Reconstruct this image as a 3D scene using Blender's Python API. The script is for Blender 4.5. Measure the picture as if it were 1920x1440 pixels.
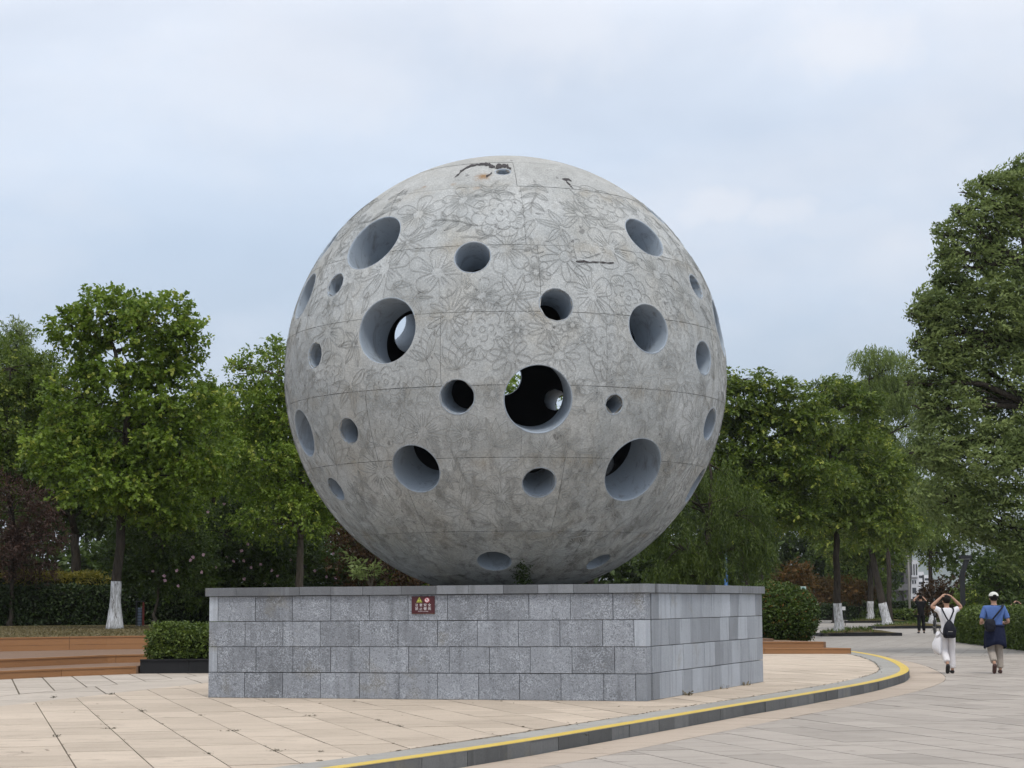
import bpy, bmesh, math, random
import numpy as np
from mathutils import Vector, Matrix

for o in list(bpy.data.objects):
    bpy.data.objects.remove(o)
random.seed(4)
SC = bpy.context.scene
COL = SC.collection
PI = math.pi
R_ = math.radians

# ------------------------------------------------------------------ camera
FPX = 3680.0                       # focal length in pixels of a 1920 px wide picture
PITCH, ROLL, CAMZ = R_(6.39), R_(-0.4), 1.6
CAM_M = Matrix.Translation((0, 0, CAMZ)) @ Matrix.Rotation(PI / 2 + PITCH, 4, 'X') @ Matrix.Rotation(ROLL, 4, 'Z')
cam_d = bpy.data.cameras.new('camera')
cam_d.sensor_width = 36.0
cam_d.lens = FPX / 1920.0 * 36.0
cam_d.clip_start, cam_d.clip_end = 0.1, 20000
cam = bpy.data.objects.new('camera', cam_d)
cam.matrix_world = CAM_M
COL.objects.link(cam)
SC.camera = cam

# ------------------------------------------------------------------ sky
SUN_EL, SUN_AZ = R_(62), R_(168)   # azimuth clockwise from +Y: high up behind the camera, slightly right
w = bpy.data.worlds.new('World')
SC.world = w
w.use_nodes = True
nt = w.node_tree
nt.nodes.clear()
sky = nt.nodes.new('ShaderNodeTexSky')
sky.sky_type = 'NISHITA'
sky.sun_disc = False
sky.sun_elevation = SUN_EL
sky.sun_rotation = SUN_AZ
sky.air_density = 1.0
sky.dust_density = 2.5
sky.ozone_density = 2.0
tc = nt.nodes.new('ShaderNodeTexCoord')
mp = nt.nodes.new('ShaderNodeMapping')
mp.inputs['Scale'].default_value = (1.0, 1.0, 2.6)
mp.inputs['Location'].default_value = (0.35, 0.1, 0.2)
nt.links.new(tc.outputs['Generated'], mp.inputs['Vector'])
n1 = nt.nodes.new('ShaderNodeTexNoise')
n1.inputs['Scale'].default_value = 4.5
n1.inputs['Detail'].default_value = 6
n1.inputs['Roughness'].default_value = 0.5
n1.inputs['Distortion'].default_value = 0.3
nt.links.new(mp.outputs['Vector'], n1.inputs['Vector'])
cr = nt.nodes.new('ShaderNodeValToRGB')
cr.color_ramp.elements[0].position = 0.30
cr.color_ramp.elements[0].color = (0.66, 0.66, 0.66, 1)
cr.color_ramp.elements[1].position = 0.72
cr.color_ramp.elements[1].color = (0.97, 0.97, 0.97, 1)
nt.links.new(n1.outputs['Fac'], cr.inputs['Fac'])
mx = nt.nodes.new('ShaderNodeMix')
mx.data_type = 'RGBA'
# cloud deck: bluish-white low down, paler and brighter overhead (overcast luminance)
sep = nt.nodes.new('ShaderNodeSeparateXYZ')
nt.links.new(tc.outputs['Generated'], sep.inputs[0])
dk = nt.nodes.new('ShaderNodeValToRGB')
for k_, (p_, c_) in enumerate(((0.0, (0.50, 0.56, 0.65)), (0.18, (0.51, 0.61, 0.75)), (0.31, (0.78, 0.82, 0.90)), (1.0, (0.97, 0.98, 1.0)))):
    if k_ > 1: dk.color_ramp.elements.new(p_)
    dk.color_ramp.elements[k_].position = p_
    dk.color_ramp.elements[k_].color = (*c_, 1)
nt.links.new(sep.outputs['Z'], dk.inputs['Fac'])
sc_ = nt.nodes.new('ShaderNodeVectorMath')
sc_.operation = 'SCALE'
sc_.inputs['Scale'].default_value = 11.5
nt.links.new(dk.outputs['Color'], sc_.inputs[0])
nt.links.new(sc_.outputs['Vector'], mx.inputs['B'])
nt.links.new(cr.outputs['Color'], mx.inputs['Factor'])
nt.links.new(sky.outputs['Color'], mx.inputs['A'])
# soft white cloud: broad veils, and a small heap low on the right
n2 = nt.nodes.new('ShaderNodeTexNoise')
n2.inputs['Scale'].default_value = 5.0
n2.inputs['Detail'].default_value = 5
n2.inputs['Roughness'].default_value = 0.5
mp2 = nt.nodes.new('ShaderNodeMapping')
mp2.inputs['Scale'].default_value = (1.0, 1.0, 2.2)
mp2.inputs['Location'].default_value = (1.7, 0.4, 0.9)
nt.links.new(tc.outputs['Generated'], mp2.inputs['Vector'])
nt.links.new(mp2.outputs['Vector'], n2.inputs['Vector'])
c2 = nt.nodes.new('ShaderNodeValToRGB')
c2.color_ramp.elements[0].position = 0.46
c2.color_ramp.elements[0].color = (0, 0, 0, 1)
c2.color_ramp.elements[1].position = 0.72
c2.color_ramp.elements[1].color = (0.6, 0.6, 0.6, 1)
nt.links.new(n2.outputs['Fac'], c2.inputs['Fac'])
last = c2.outputs['Color']
n3 = nt.nodes.new('ShaderNodeTexNoise')
n3.inputs['Scale'].default_value = 34
n3.inputs['Detail'].default_value = 5
n3.inputs['Roughness'].default_value = 0.55
nt.links.new(tc.outputs['Generated'], n3.inputs['Vector'])
for (cx_, cy_, kx, kz, st_) in ((1362, 385, 19, 42, 0.60), (1445, 396, 19, 46, 0.55), (1550, 425, 9, 46, 0.38), (1590, 75, 14, 32, 0.55), (1020, 50, 11, 24, 0.35), (520, 150, 7, 20, 0.3)):
    dv = (CAM_M.to_3x3() @ Vector(((cx_ - 960) / FPX, -(cy_ - 720) / FPX, -1))).normalized()
    m3 = nt.nodes.new('ShaderNodeMapping')
    m3.vector_type = 'POINT'
    m3.inputs['Scale'].default_value = (kx, kx, kz)
    m3.inputs['Location'].default_value = (-dv.x * kx, -dv.y * kx, -dv.z * kz)
    nt.links.new(tc.outputs['Generated'], m3.inputs['Vector'])
    ln = nt.nodes.new('ShaderNodeVectorMath'); ln.operation = 'LENGTH'
    nt.links.new(m3.outputs['Vector'], ln.inputs[0])
    ad = nt.nodes.new('ShaderNodeMath'); ad.operation = 'MULTIPLY_ADD'
    nt.links.new(n3.outputs['Fac'], ad.inputs[0]); ad.inputs[1].default_value = 1.3
    nt.links.new(ln.outputs['Value'], ad.inputs[2])
    mr = nt.nodes.new('ShaderNodeMapRange'); mr.interpolation_type = 'SMOOTHSTEP'
    mr.inputs['From Min'].default_value = 0.75; mr.inputs['From Max'].default_value = 1.5
    mr.inputs['To Min'].default_value = st_; mr.inputs['To Max'].default_value = 0.0
    nt.links.new(ad.outputs[0], mr.inputs['Value'])
    mxm = nt.nodes.new('ShaderNodeMath'); mxm.operation = 'MAXIMUM'
    nt.links.new(last, mxm.inputs[0]); nt.links.new(mr.outputs[0], mxm.inputs[1])
    last = mxm.outputs[0]
mw = nt.nodes.new('ShaderNodeMix')
mw.data_type = 'RGBA'
mw.inputs['B'].default_value = (8.3, 8.4, 8.9, 1)
nt.links.new(last, mw.inputs['Factor'])
nt.links.new(mx.outputs['Result'], mw.inputs['A'])
bg = nt.nodes.new('ShaderNodeBackground')
bg.inputs['Strength'].default_value = 0.10
nt.links.new(mw.outputs['Result'], bg.inputs['Color'])
wo = nt.nodes.new('ShaderNodeOutputWorld')
nt.links.new(bg.outputs[0], wo.inputs['Surface'])

# ------------------------------------------------------------------ sun (veiled by thin cloud)
sd = bpy.data.lights.new('sun', 'SUN')
sd.energy = 1.5
sd.angle = R_(14)
sd.color = (1.0, 0.96, 0.90)
sun = bpy.data.objects.new('sun', sd)
to_sun = Vector((math.sin(SUN_AZ) * math.cos(SUN_EL), math.cos(SUN_AZ) * math.cos(SUN_EL), math.sin(SUN_EL)))
sun.rotation_euler = to_sun.to_track_quat('Z', 'Y').to_euler()
sun.location = (0, 0, 60)
COL.objects.link(sun)

# ------------------------------------------------------------------ exposure
SC.view_settings.view_transform = 'Standard'
SC.view_settings.look = 'None'
SC.view_settings.exposure = 0.2
SC.view_settings.gamma = 1.0
SC.view_settings.use_curve_mapping = False
SC.render.engine = 'CYCLES'
SC.cycles.use_denoising = True
SC.cycles.use_adaptive_sampling = True
SC.cycles.adaptive_threshold = 0.02
SC.cycles.max_bounces = 8
SC.cycles.diffuse_bounces = 4
SC.cycles.transparent_max_bounces = 8
SC.cycles.volume_bounces = 0

# ------------------------------------------------------------------ helpers: geometry
RM = CAM_M.to_3x3()
CAM = Vector((0, 0, CAMZ))
def ray(x, y):
    return (RM @ Vector(((x - 960) / FPX, -(y - 720) / FPX, -1))).normalized()
def at(x, y, z):                       # where that line of sight meets the level z
    d = ray(x, y)
    return CAM + d * ((z - CAMZ) / d.z)
def atd(x, y, Y):                      # ... or the distance Y
    d = ray(x, y)
    return CAM + d * (Y / d.y)

def tag(o, label=None, cat=None, group=None, kind=None):
    if label: o['label'] = label
    if cat: o['category'] = cat
    if group: o['group'] = group
    if kind: o['kind'] = kind
    return o
def empty(name, loc=(0, 0, 0), rz=0.0):
    o = bpy.data.objects.new(name, None)
    o.location = loc
    o.rotation_euler = (0, 0, rz)
    o.empty_display_size = 0.2
    COL.objects.link(o)
    return o
def link(name, me, mats, parent=None, smooth=False):
    o = bpy.data.objects.new(name, me)
    COL.objects.link(o)
    if mats is not None and len(me.materials) == 0:
        for m in (mats if isinstance(mats, (list, tuple)) else [mats]):
            me.materials.append(m)
    if smooth:
        me.polygons.foreach_set('use_smooth', np.ones(len(me.polygons), dtype=bool))
    if parent is not None:
        o.parent = parent
    return o
def mesh(name, verts, faces):
    me = bpy.data.meshes.new(name)
    me.from_pydata([tuple(v) for v in verts], [], [tuple(f) for f in faces])
    me.update()
    return me
def mesh_quads(name, V, attr=None):
    """V: (n,4,3) loose quads; attr: (n,) random value per quad"""
    n = len(V)
    me = bpy.data.meshes.new(name)
    me.vertices.add(n * 4)
    me.vertices.foreach_set('co', np.ascontiguousarray(V, dtype=np.float32).ravel())
    me.loops.add(n * 4)
    me.loops.foreach_set('vertex_index', np.arange(n * 4, dtype=np.int32))
    me.polygons.add(n)
    me.polygons.foreach_set('loop_start', np.arange(0, n * 4, 4, dtype=np.int32))
    me.polygons.foreach_set('loop_total', np.full(n, 4, dtype=np.int32))
    if attr is not None:
        a = me.attributes.new('tint', 'FLOAT', 'FACE')
        a.data.foreach_set('value', np.ascontiguousarray(attr, dtype=np.float32))
    me.update()
    return me

class MB:
    """collects simple shapes into one mesh"""
    def __init__(s): s.v = []; s.f = []
    def add(s, vs, fs):
        n = len(s.v)
        s.v += [tuple(v) for v in vs]
        s.f += [tuple(i + n for i in f) for f in fs]
        return s
    def box(s, lo, hi, M=None, ch=0.0):
        x0, y0, z0 = lo; x1, y1, z1 = hi
        vs = [Vector(p) for p in ((x0,y0,z0),(x1,y0,z0),(x1,y1,z0),(x0,y1,z0),(x0,y0,z1),(x1,y0,z1),(x1,y1,z1),(x0,y1,z1))]
        if M is not None: vs = [M @ v for v in vs]
        return s.add(vs, [(3,2,1,0),(4,5,6,7),(0,1,5,4),(1,2,6,5),(2,3,7,6),(3,0,4,7)])
    def tube(s, pts, rad, n=8, caps=True):
        pts = [Vector(p) for p in pts]
        if not isinstance(rad, (list, tuple)): rad = [rad] * len(pts)
        up = None
        vs, fs = [], []
        for i, p in enumerate(pts):
            d = (pts[min(i + 1, len(pts) - 1)] - pts[max(i - 1, 0)]).normalized()
            if up is None:
                up = d.orthogonal().normalized()
            up = (up - d * up.dot(d))
            up = up.normalized() if up.length > 1e-6 else d.orthogonal().normalized()
            sd_ = d.cross(up)
            for k in range(n):
                a = 2 * PI * k / n
                vs.append(p + (up * math.cos(a) + sd_ * math.sin(a)) * rad[i])
        for i in range(len(pts) - 1):
            for k in range(n):
                k2 = (k + 1) % n
                fs.append((i * n + k, i * n + k2, (i + 1) * n + k2, (i + 1) * n + k))
        if caps:
            fs.append(tuple(range(n - 1, -1, -1)))
            fs.append(tuple((len(pts) - 1) * n + k for k in range(n)))
        return s.add(vs, fs)
    def lathe(s, prof, n=16, M=None, c=(0, 0, 0)):
        vs, fs = [], []
        for (r, z) in prof:
            for k in range(n):
                a = 2 * PI * k / n
                v = Vector((c[0] + r * math.cos(a), c[1] + r * math.sin(a), c[2] + z))
                vs.append(M @ v if M is not None else v)
        for i in range(len(prof) - 1):
            for k in range(n):
                k2 = (k + 1) % n
                fs.append((i * n + k, i * n + k2, (i + 1) * n + k2, (i + 1) * n + k))
        return s.add(vs, fs)
    def prism(s, poly, z0, z1):
        n = len(poly)
        vs = [(p[0], p[1], z0) for p in poly] + [(p[0], p[1], z1) for p in poly]
        fs = [tuple(range(n - 1, -1, -1)), tuple(range(n, 2 * n))]
        fs += [(i, (i + 1) % n, n + (i + 1) % n, n + i) for i in range(n)]
        return s.add(vs, fs)
    def ellipsoid(s, c, r, nu=12, nv=8, M=None):
        prof = [(math.cos(R_(-90 + 180 * i / nv)), math.sin(R_(-90 + 180 * i / nv))) for i in range(nv + 1)]
        vs, fs = [], []
        for (cr_, sz) in prof:
            for k in range(nu):
                a = 2 * PI * k / nu
                v = Vector((c[0] + r[0] * cr_ * math.cos(a), c[1] + r[1] * cr_ * math.sin(a), c[2] + r[2] * sz))
                vs.append(M @ v if M is not None else v)
        for i in range(nv):
            for k in range(nu):
                k2 = (k + 1) % nu
                fs.append((i * nu + k, i * nu + k2, (i + 1) * nu + k2, (i + 1) * nu + k))
        return s.add(vs, fs)
    def build(s, name, mats, parent=None, smooth=False):
        return link(name, mesh(name, s.v, s.f), mats, parent, smooth)

def chamfer_box_mesh(name, c):
    """unit box (-.5...5) with its upper (z) edges chamfered by the fraction c"""
    a, b = 0.5, 0.5 - c
    vs = [(-a,-a,-a),(a,-a,-a),(a,a,-a),(-a,a,-a), (-a,-a,b),(a,-a,b),(a,a,b),(-a,a,b), (-b,-b,a),(b,-b,a),(b,b,a),(-b,b,a)]
    fs = [(3,2,1,0),(0,1,5,4),(1,2,6,5),(2,3,7,6),(3,0,4,7),(4,5,9,8),(5,6,10,9),(6,7,11,10),(7,4,8,11),(8,9,10,11)]
    return mesh(name, vs, fs)

def clip_poly(poly, planes):
    """convex clip; planes are (px,py,nx,ny): keep (p-P).n >= 0"""
    for (px, py, nx, ny) in planes:
        out = []
        n = len(poly)
        for i in range(n):
            a, b = poly[i], poly[(i + 1) % n]
            da = (a[0] - px) * nx + (a[1] - py) * ny
            db = (b[0] - px) * nx + (b[1] - py) * ny
            if da >= 0: out.append(a)
            if (da >= 0) != (db >= 0):
                t = da / (da - db)
                out.append((a[0] + (b[0] - a[0]) * t, a[1] + (b[1] - a[1]) * t))
        poly = out
        if len(poly) < 3: return []
    return poly
def area(poly):
    return 0.5 * abs(sum(poly[i][0] * poly[(i + 1) % len(poly)][1] - poly[(i + 1) % len(poly)][0] * poly[i][1] for i in range(len(poly))))
def spline(pts, n):
    P = [Vector(p).to_2d() if len(p) > 2 else Vector(p) for p in pts]
    P = [P[0] * 2 - P[1]] + P + [P[-1] * 2 - P[-2]]
    out = []
    for i in range(1, len(P) - 2):
        for k in range(n):
            t = k / n
            a, b, c, d = P[i - 1], P[i], P[i + 1], P[i + 2]
            out.append(0.5 * ((2 * b) + (c - a) * t + (2 * a - 5 * b + 4 * c - d) * t * t + (3 * b - a - 3 * c + d) * t ** 3))
    out.append(P[-2])
    return out

# ------------------------------------------------------------------ helpers: materials
class NB:
    def __init__(s, name, rough=0.8, spec=0.3):
        s.m = bpy.data.materials.new(name)
        s.m.use_nodes = True
        s.t = s.m.node_tree
        s.b = s.t.nodes['Principled BSDF']
        s.b.inputs['Roughness'].default_value = rough
        s.b.inputs['Specular IOR Level'].default_value = spec
        s.out = s.t.nodes['Material Output']
        s._pos = None
    def n(s, t): return s.t.nodes.new(t)
    def l(s, a, b): s.t.links.new(a, b)
    def pos(s):
        if s._pos is None: s._pos = s.n('ShaderNodeNewGeometry').outputs['Position']
        return s._pos
    def obj(s):
        return s.n('ShaderNodeTexCoord').outputs['Object']
    def map(s, v, scale=(1, 1, 1), loc=(0, 0, 0), rot=(0, 0, 0)):
        m = s.n('ShaderNodeMapping')
        m.inputs['Scale'].default_value = scale
        m.inputs['Location'].default_value = loc
        m.inputs['Rotation'].default_value = rot
        s.l(v, m.inputs['Vector'])
        return m.outputs['Vector']
    def noise(s, v, scale, detail=4, rough=0.55, dist=0.0):
        n = s.n('ShaderNodeTexNoise')
        n.inputs['Scale'].default_value = scale
        n.inputs['Detail'].default_value = detail
        n.inputs['Roughness'].default_value = rough
        n.inputs['Distortion'].default_value = dist
        s.l(v, n.inputs['Vector'])
        return n.outputs['Fac']
    def voro(s, v, scale, feature='F1'):
        n = s.n('ShaderNodeTexVoronoi')
        n.feature = feature
        n.inputs['Scale'].default_value = scale
        s.l(v, n.inputs['Vector'])
        return n.outputs['Distance']
    def ramp(s, f, stops):
        r = s.n('ShaderNodeValToRGB')
        e = r.color_ramp.elements
        while len(e) < len(stops): e.new(0.5)
        for i, (p, c) in enumerate(stops):
            e[i].position = p
            e[i].color = (c, c, c, 1) if isinstance(c, (int, float)) else (*c, 1)
        s.l(f, r.inputs['Fac'])
        return r.outputs['Color']
    def mix(s, f, a, b, blend='MIX'):
        m = s.n('ShaderNodeMix')
        m.data_type = 'RGBA'
        m.blend_type = blend
        for v, k in ((f, 'Factor'), (a, 'A'), (b, 'B')):
            if isinstance(v, (int, float)):
                m.inputs[k].default_value = v if k == 'Factor' else (v, v, v, 1)
            elif isinstance(v, tuple):
                m.inputs[k].default_value = (*v, 1)
            else:
                s.l(v, m.inputs[k])
        return m.outputs['Result']
    def math(s, op, a, b=0.0, clamp=False):
        m = s.n('ShaderNodeMath')
        m.operation = op
        m.use_clamp = clamp
        for i, v in enumerate((a, b)):
            if isinstance(v, (int, float)): m.inputs[i].default_value = v
            else: s.l(v, m.inputs[i])
        return m.outputs[0]
    def rnd(s):
        return s.n('ShaderNodeObjectInfo').outputs['Random']
    def attr(s, name):
        a = s.n('ShaderNodeAttribute')
        a.attribute_name = name
        return a.outputs['Fac']
    def dist(s, v, p):
        m = s.n('ShaderNodeVectorMath')
        m.operation = 'DISTANCE'
        s.l(v, m.inputs[0])
        m.inputs[1].default_value = p
        return m.outputs['Value']
    def col(s, c):
        if isinstance(c, tuple): s.b.inputs['Base Color'].default_value = (*c, 1)
        else: s.l(c, s.b.inputs['Base Color'])
        return s
    def bump(s, h, strength=0.3, dist=0.01):
        b = s.n('ShaderNodeBump')
        b.inputs['Strength'].default_value = strength
        b.inputs['Distance'].default_value = dist
        s.l(h, b.inputs['Height'])
        s.l(b.outputs['Normal'], s.b.inputs['Normal'])
        return s

def simple(name, c, rough=0.7, spec=0.3, metal=0.0, var=0.12, scale=6.0):
    s = NB(name, rough, spec)
    f = s.noise(s.pos(), scale, 4)
    k0, k1 = 1 - var, 1 + var
    s.col(s.mix(f, tuple(x * k0 for x in c), tuple(x * k1 for x in c)))
    s.b.inputs['Metallic'].default_value = metal
    return s.m

def leaf_mat(name, dark, light, trans=0.42, warm=None, shine=0.35):
    s = NB(name, 0.5, shine)
    t = s.attr('tint')
    big = s.noise(s.pos(), 0.55, 3)
    f = s.math('ADD', s.math('MULTIPLY', t, 0.65), s.math('MULTIPLY', s.math('SUBTRACT', big, 0.3), 0.7), True)
    c = s.mix(f, dark, light)
    if warm:
        c = s.mix(s.ramp(t, [(0.88, 0.0), (0.97, 1.0)]), c, warm)
    s.col(c)
    tr = s.n('ShaderNodeBsdfTranslucent')
    s.l(c, tr.inputs['Color'])
    ms = s.n('ShaderNodeMixShader')
    ms.inputs['Fac'].default_value = trans
    s.l(s.b.outputs[0], ms.inputs[1])
    s.l(tr.outputs[0], ms.inputs[2])
    s.l(ms.outputs[0], s.out.inputs['Surface'])
    return s.m

M = {}
# ------------------------------------------------------------------ the measured layout
ZP = 0.15                                   # level of the raised platform
SPH_C = Vector((-0.11, 33.93, 5.53))
SPH_R = 3.819
SPH_IN = SPH_R * 0.80
PED_L, PED_C, PED_R = Vector((-4.873, 31.597, ZP)), Vector((1.967, 29.427, ZP)), Vector((4.564, 36.265, ZP))
PED_B = PED_L + PED_R - PED_C
PED_TOP = 1.885

def sph_hit(x, y, r, far=False):
    d = ray(x, y)
    oc = CAM - SPH_C
    b = oc.dot(d)
    disc = b * b - (oc.dot(oc) - r * r)
    if disc < 0:
        t = -b
    else:
        t = -b + math.sqrt(disc) if far else -b - math.sqrt(disc)
    return CAM + d * t - SPH_C

# ------------------------------------------------------------------ materials
def mk_stone_sphere():
    s = NB('weathered_carved_stone', 0.9, 0.2)
    o = s.obj()
    a = s.noise(o, 1.1, 5, 0.6)
    c = s.mix(s.ramp(a, [(0.3, 0.0), (0.7, 1.0)]), (0.350, 0.369, 0.372), (0.465, 0.482, 0.484))
    br = s.noise(s.map(o, (1.0, 1.0, 0.55), (3, 1, 2)), 0.75, 5, 0.62, 0.4)
    c = s.mix(s.ramp(br, [(0.50, 0.0), (0.74, 0.55)]), c, (0.395, 0.368, 0.308))
    bl = s.noise(s.map(o, (1, 1, 1), (7, 4, 1)), 2.6, 4, 0.6)
    c = s.mix(s.ramp(bl, [(0.6, 0.0), (0.74, 0.38)]), c, (0.30, 0.308, 0.305))
    # dirt runs, drawn out along the fall line, mostly on the underside
    sx = s.n('ShaderNodeSeparateXYZ'); s.l(o, sx.inputs[0])
    st = s.noise(s.map(o, (2.6, 2.6, 0.45), (1, 5, 0)), 1.7, 5, 0.65, 0.6)
    low = s.math('MULTIPLY', s.math('SUBTRACT', -0.9, sx.outputs['Z']), 0.55, True)
    stm = s.math('MULTIPLY', s.ramp(st, [(0.48, 0.0), (0.66, 1.0)]), s.math('ADD', s.math('MULTIPLY', low, 0.62), 0.07), True)
    c = s.mix(stm, c, (0.10, 0.098, 0.088))
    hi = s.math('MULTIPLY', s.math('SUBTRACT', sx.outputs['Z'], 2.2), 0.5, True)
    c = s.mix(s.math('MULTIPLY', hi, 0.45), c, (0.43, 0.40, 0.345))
    # bush-hammered grain
    mt = s.noise(s.map(o, (1, 1, 1), (2, 8, 3)), 4.2, 5, 0.7, 0.4)
    c = s.mix(1.0, c, s.ramp(mt, [(0.28, 0.88), (0.72, 1.12)]), 'MULTIPLY')
    # rain stain creeping from the horizontal joints
    sn = s.noise(s.map(o, (1, 1, 0.5), (5, 1, 9)), 2.4, 5, 0.65)
    zw = s.math('ADD', sx.outputs['Z'], s.math('MULTIPLY', s.math('SUBTRACT', s.noise(s.map(o, (3, 3, 0.3)), 1.5, 4, 0.6), 0.5), 0.35))
    for la in (-46.7, -25.8, -8.5, 8.8, 26.4, 47.6):
        zs_ = SPH_R * math.sin(R_(la))
        dz_ = s.math('ABSOLUTE', s.math('SUBTRACT', zw, zs_ - 0.04))
        mk = s.math('MULTIPLY', s.ramp(dz_, [(0.0, 0.65), (0.20, 0.0)]), s.ramp(sn, [(0.45, 0.0), (0.66, 1.0)]))
        c = s.mix(mk, c, (0.285, 0.255, 0.200))
    g = s.noise(o, 38, 3, 0.75)
    c = s.mix(1.0, c, s.ramp(g, [(0.25, 0.64), (0.75, 1.30)]), 'MULTIPLY')
    v = s.voro(o, 8.0)
    c = s.mix(s.ramp(v, [(0.0, 0.9), (0.075, 0.0)]), c, (0.62, 0.62, 0.60))
    dk = s.noise(s.map(o, (1, 1, 1), (9, 2, 5)), 6.5, 2, 0.5)
    c = s.mix(s.ramp(dk, [(0.70, 0.0), (0.74, 0.7)]), c, (0.15, 0.15, 0.15))
    # rust below the broken spot on top
    for (px, py, rr, kk) in ((905, 331, 0.34, 0.85), (896, 352, 0.2, 0.4), (850, 345, 0.13, 0.4), (795, 350, 0.12, 0.5)):
        rd = s.dist(o, tuple(sph_hit(px, py, SPH_R)))
        rn = s.math('ADD', s.math('MULTIPLY', s.noise(o, 9, 4, 0.7), rr * 1.1), rd)
        c = s.mix(s.ramp(rn, [(rr * 0.6, kk), (rr * 1.05, 0.0)]), c, (0.27, 0.15, 0.055))
    rv = s.math('ADD', s.math('MULTIPLY', s.rnd(), 0.14), 0.93)
    c = s.mix(1.0, c, rv, 'MULTIPLY')
    s.col(c)
    h = s.math('ADD', s.math('MULTIPLY', g, 0.7), s.math('MULTIPLY', a, 0.6))
    s.bump(h, 0.55, 0.012)
    return s.m
M['sphere'] = mk_stone_sphere()

def mk_lining():
    s = NB('smooth_grey_hole_lining', 0.75, 0.3)
    a = s.noise(s.pos(), 1.8, 5, 0.6)
    c = s.mix(a, (0.265, 0.315, 0.375), (0.355, 0.41, 0.47))
    d = s.noise(s.map(s.pos(), (2, 2, 0.6)), 2.2, 6, 0.72, 0.8)
    c = s.mix(s.ramp(d, [(0.52, 0.0), (0.68, 0.8)]), c, (0.17, 0.18, 0.185))
    e = s.noise(s.pos(), 9, 5, 0.7)
    c = s.mix(s.ramp(e, [(0.60, 0.0), (0.72, 0.5)]), c, (0.12, 0.12, 0.11))
    s.col(c).bump(a, 0.15, 0.02)
    return s.m
M['lining'] = mk_lining()
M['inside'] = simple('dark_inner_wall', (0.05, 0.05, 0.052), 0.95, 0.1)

def mk_joint():
    s = NB('joint_mortar', 0.95, 0.1)
    a = s.noise(s.pos(), 1.6, 3, 0.5)
    s.col(s.ramp(a, [(0.36, (0.10, 0.10, 0.095)), (0.52, (0.24, 0.235, 0.22)), (0.64, (0.52, 0.51, 0.48))]))
    return s.m
M['joint'] = mk_joint()
M['groove'] = simple('carved_groove', (0.385, 0.393, 0.386), 0.95, 0.1, var=0.35, scale=1.5)
M['bitumen'] = simple('black_sealant', (0.055, 0.05, 0.052), 0.8, 0.2)

def mk_granite(name, base, pit, rough, lo=0.70, hi=1.22):
    s = NB(name, rough, 0.35)
    p = s.pos()
    r = s.rnd()
    a = s.noise(p, 2.1, 4, 0.6)
    c = s.mix(s.math('ADD', s.math('MULTIPLY', r, 0.62), s.math('MULTIPLY', a, 0.38)), tuple(x * lo for x in base), tuple(x * hi for x in base))
    st = s.noise(s.map(p, (5, 5, 0.45)), 1.2, 5, 0.65)
    c = s.mix(s.ramp(st, [(0.52, 0.0), (0.70, 0.65)]), c, tuple(x * 0.55 for x in base))
    lt = s.noise(s.map(p, (6, 6, 0.4), (5, 2, 8)), 1.0, 5, 0.65)
    c = s.mix(s.ramp(lt, [(0.60, 0.0), (0.74, 0.45)]), c, tuple(min(1, x * 1.7) for x in base))
    yb = s.noise(s.map(p, (1, 1, 1.2), (3, 3, 3)), 1.5, 4, 0.6)
    c = s.mix(s.ramp(yb, [(0.60, 0.0), (0.74, 0.5)]), c, (0.20, 0.18, 0.125))
    if pit:
        w_ = s.noise(s.map(p, (1, 1, 1)), 26, 2, 0.5, 2.2)
        br = s.noise(p, 3.0, 2)
        msk = s.math('MULTIPLY', s.ramp(w_, [(0.52, 0.0), (0.60, 1.0)]), s.ramp(br, [(0.33, 0.12), (0.64, 0.72)]))
        c = s.mix(msk, c, tuple(min(1, x * 1.95) for x in base))
        dk = s.ramp(w_, [(0.36, 0.6), (0.44, 0.0)])
        c = s.mix(dk, c, tuple(x * 0.42 for x in base))
        s.bump(w_, 0.7, 0.012)
    else:
        g = s.noise(p, 60, 2, 0.6)
        c = s.mix(1.0, c, s.ramp(g, [(0.3, 0.86), (0.7, 1.12)]), 'MULTIPLY')
        s.bump(g, 0.3, 0.004)
    s.col(c)
    return s.m
M['pitted'] = mk_granite('pitted_grey_granite', (0.238, 0.256, 0.284), True, 0.8, 0.66, 1.28)
M['sawn'] = mk_granite('sawn_grey_granite', (0.325, 0.353, 0.392), False, 0.75, 0.52, 1.38)
M['coping'] = mk_granite('grey_coping_stone', (0.17, 0.18, 0.195), False, 0.6, 0.42, 1.5)
M['kerb'] = mk_granite('dark_kerb_stone', (0.115, 0.12, 0.122), False, 0.8, 0.5, 1.45)

def mk_slab(name, base, alt, rvar, lichen=0.35):
    s = NB(name, 0.8, 0.25)
    p = s.pos()
    r = s.rnd()
    a = s.noise(p, 0.8, 5, 0.6)
    c = s.mix(s.math('ADD', s.math('MULTIPLY', r, 0.5), s.math('MULTIPLY', a, 0.5)), tuple(x * (1 - rvar) for x in base), tuple(x * (1 + rvar * 0.6) for x in alt))
    st = s.noise(s.map(p, (0.9, 3.2, 1), (0, 0, 0), (0, 0, R_(-15))), 1.1, 5, 0.65, 0.3)
    c = s.mix(s.ramp(st, [(0.5, 0.0), (0.75, lichen)]), c, tuple(x * 0.62 for x in base))
    sp = s.noise(s.map(p, (1, 1, 1), (4, 9, 0)), 2.7, 6, 0.7, 0.5)
    c = s.mix(s.ramp(sp, [(0.57, 0.0), (0.70, 0.55)]), c, tuple(x * 0.6 for x in base))
    g = s.noise(p, 70, 2, 0.6)
    c = s.mix(1.0, c, s.ramp(g, [(0.3, 0.90), (0.7, 1.08)]), 'MULTIPLY')
    s.col(c).bump(g, 0.2, 0.003)
    return s.m
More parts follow.
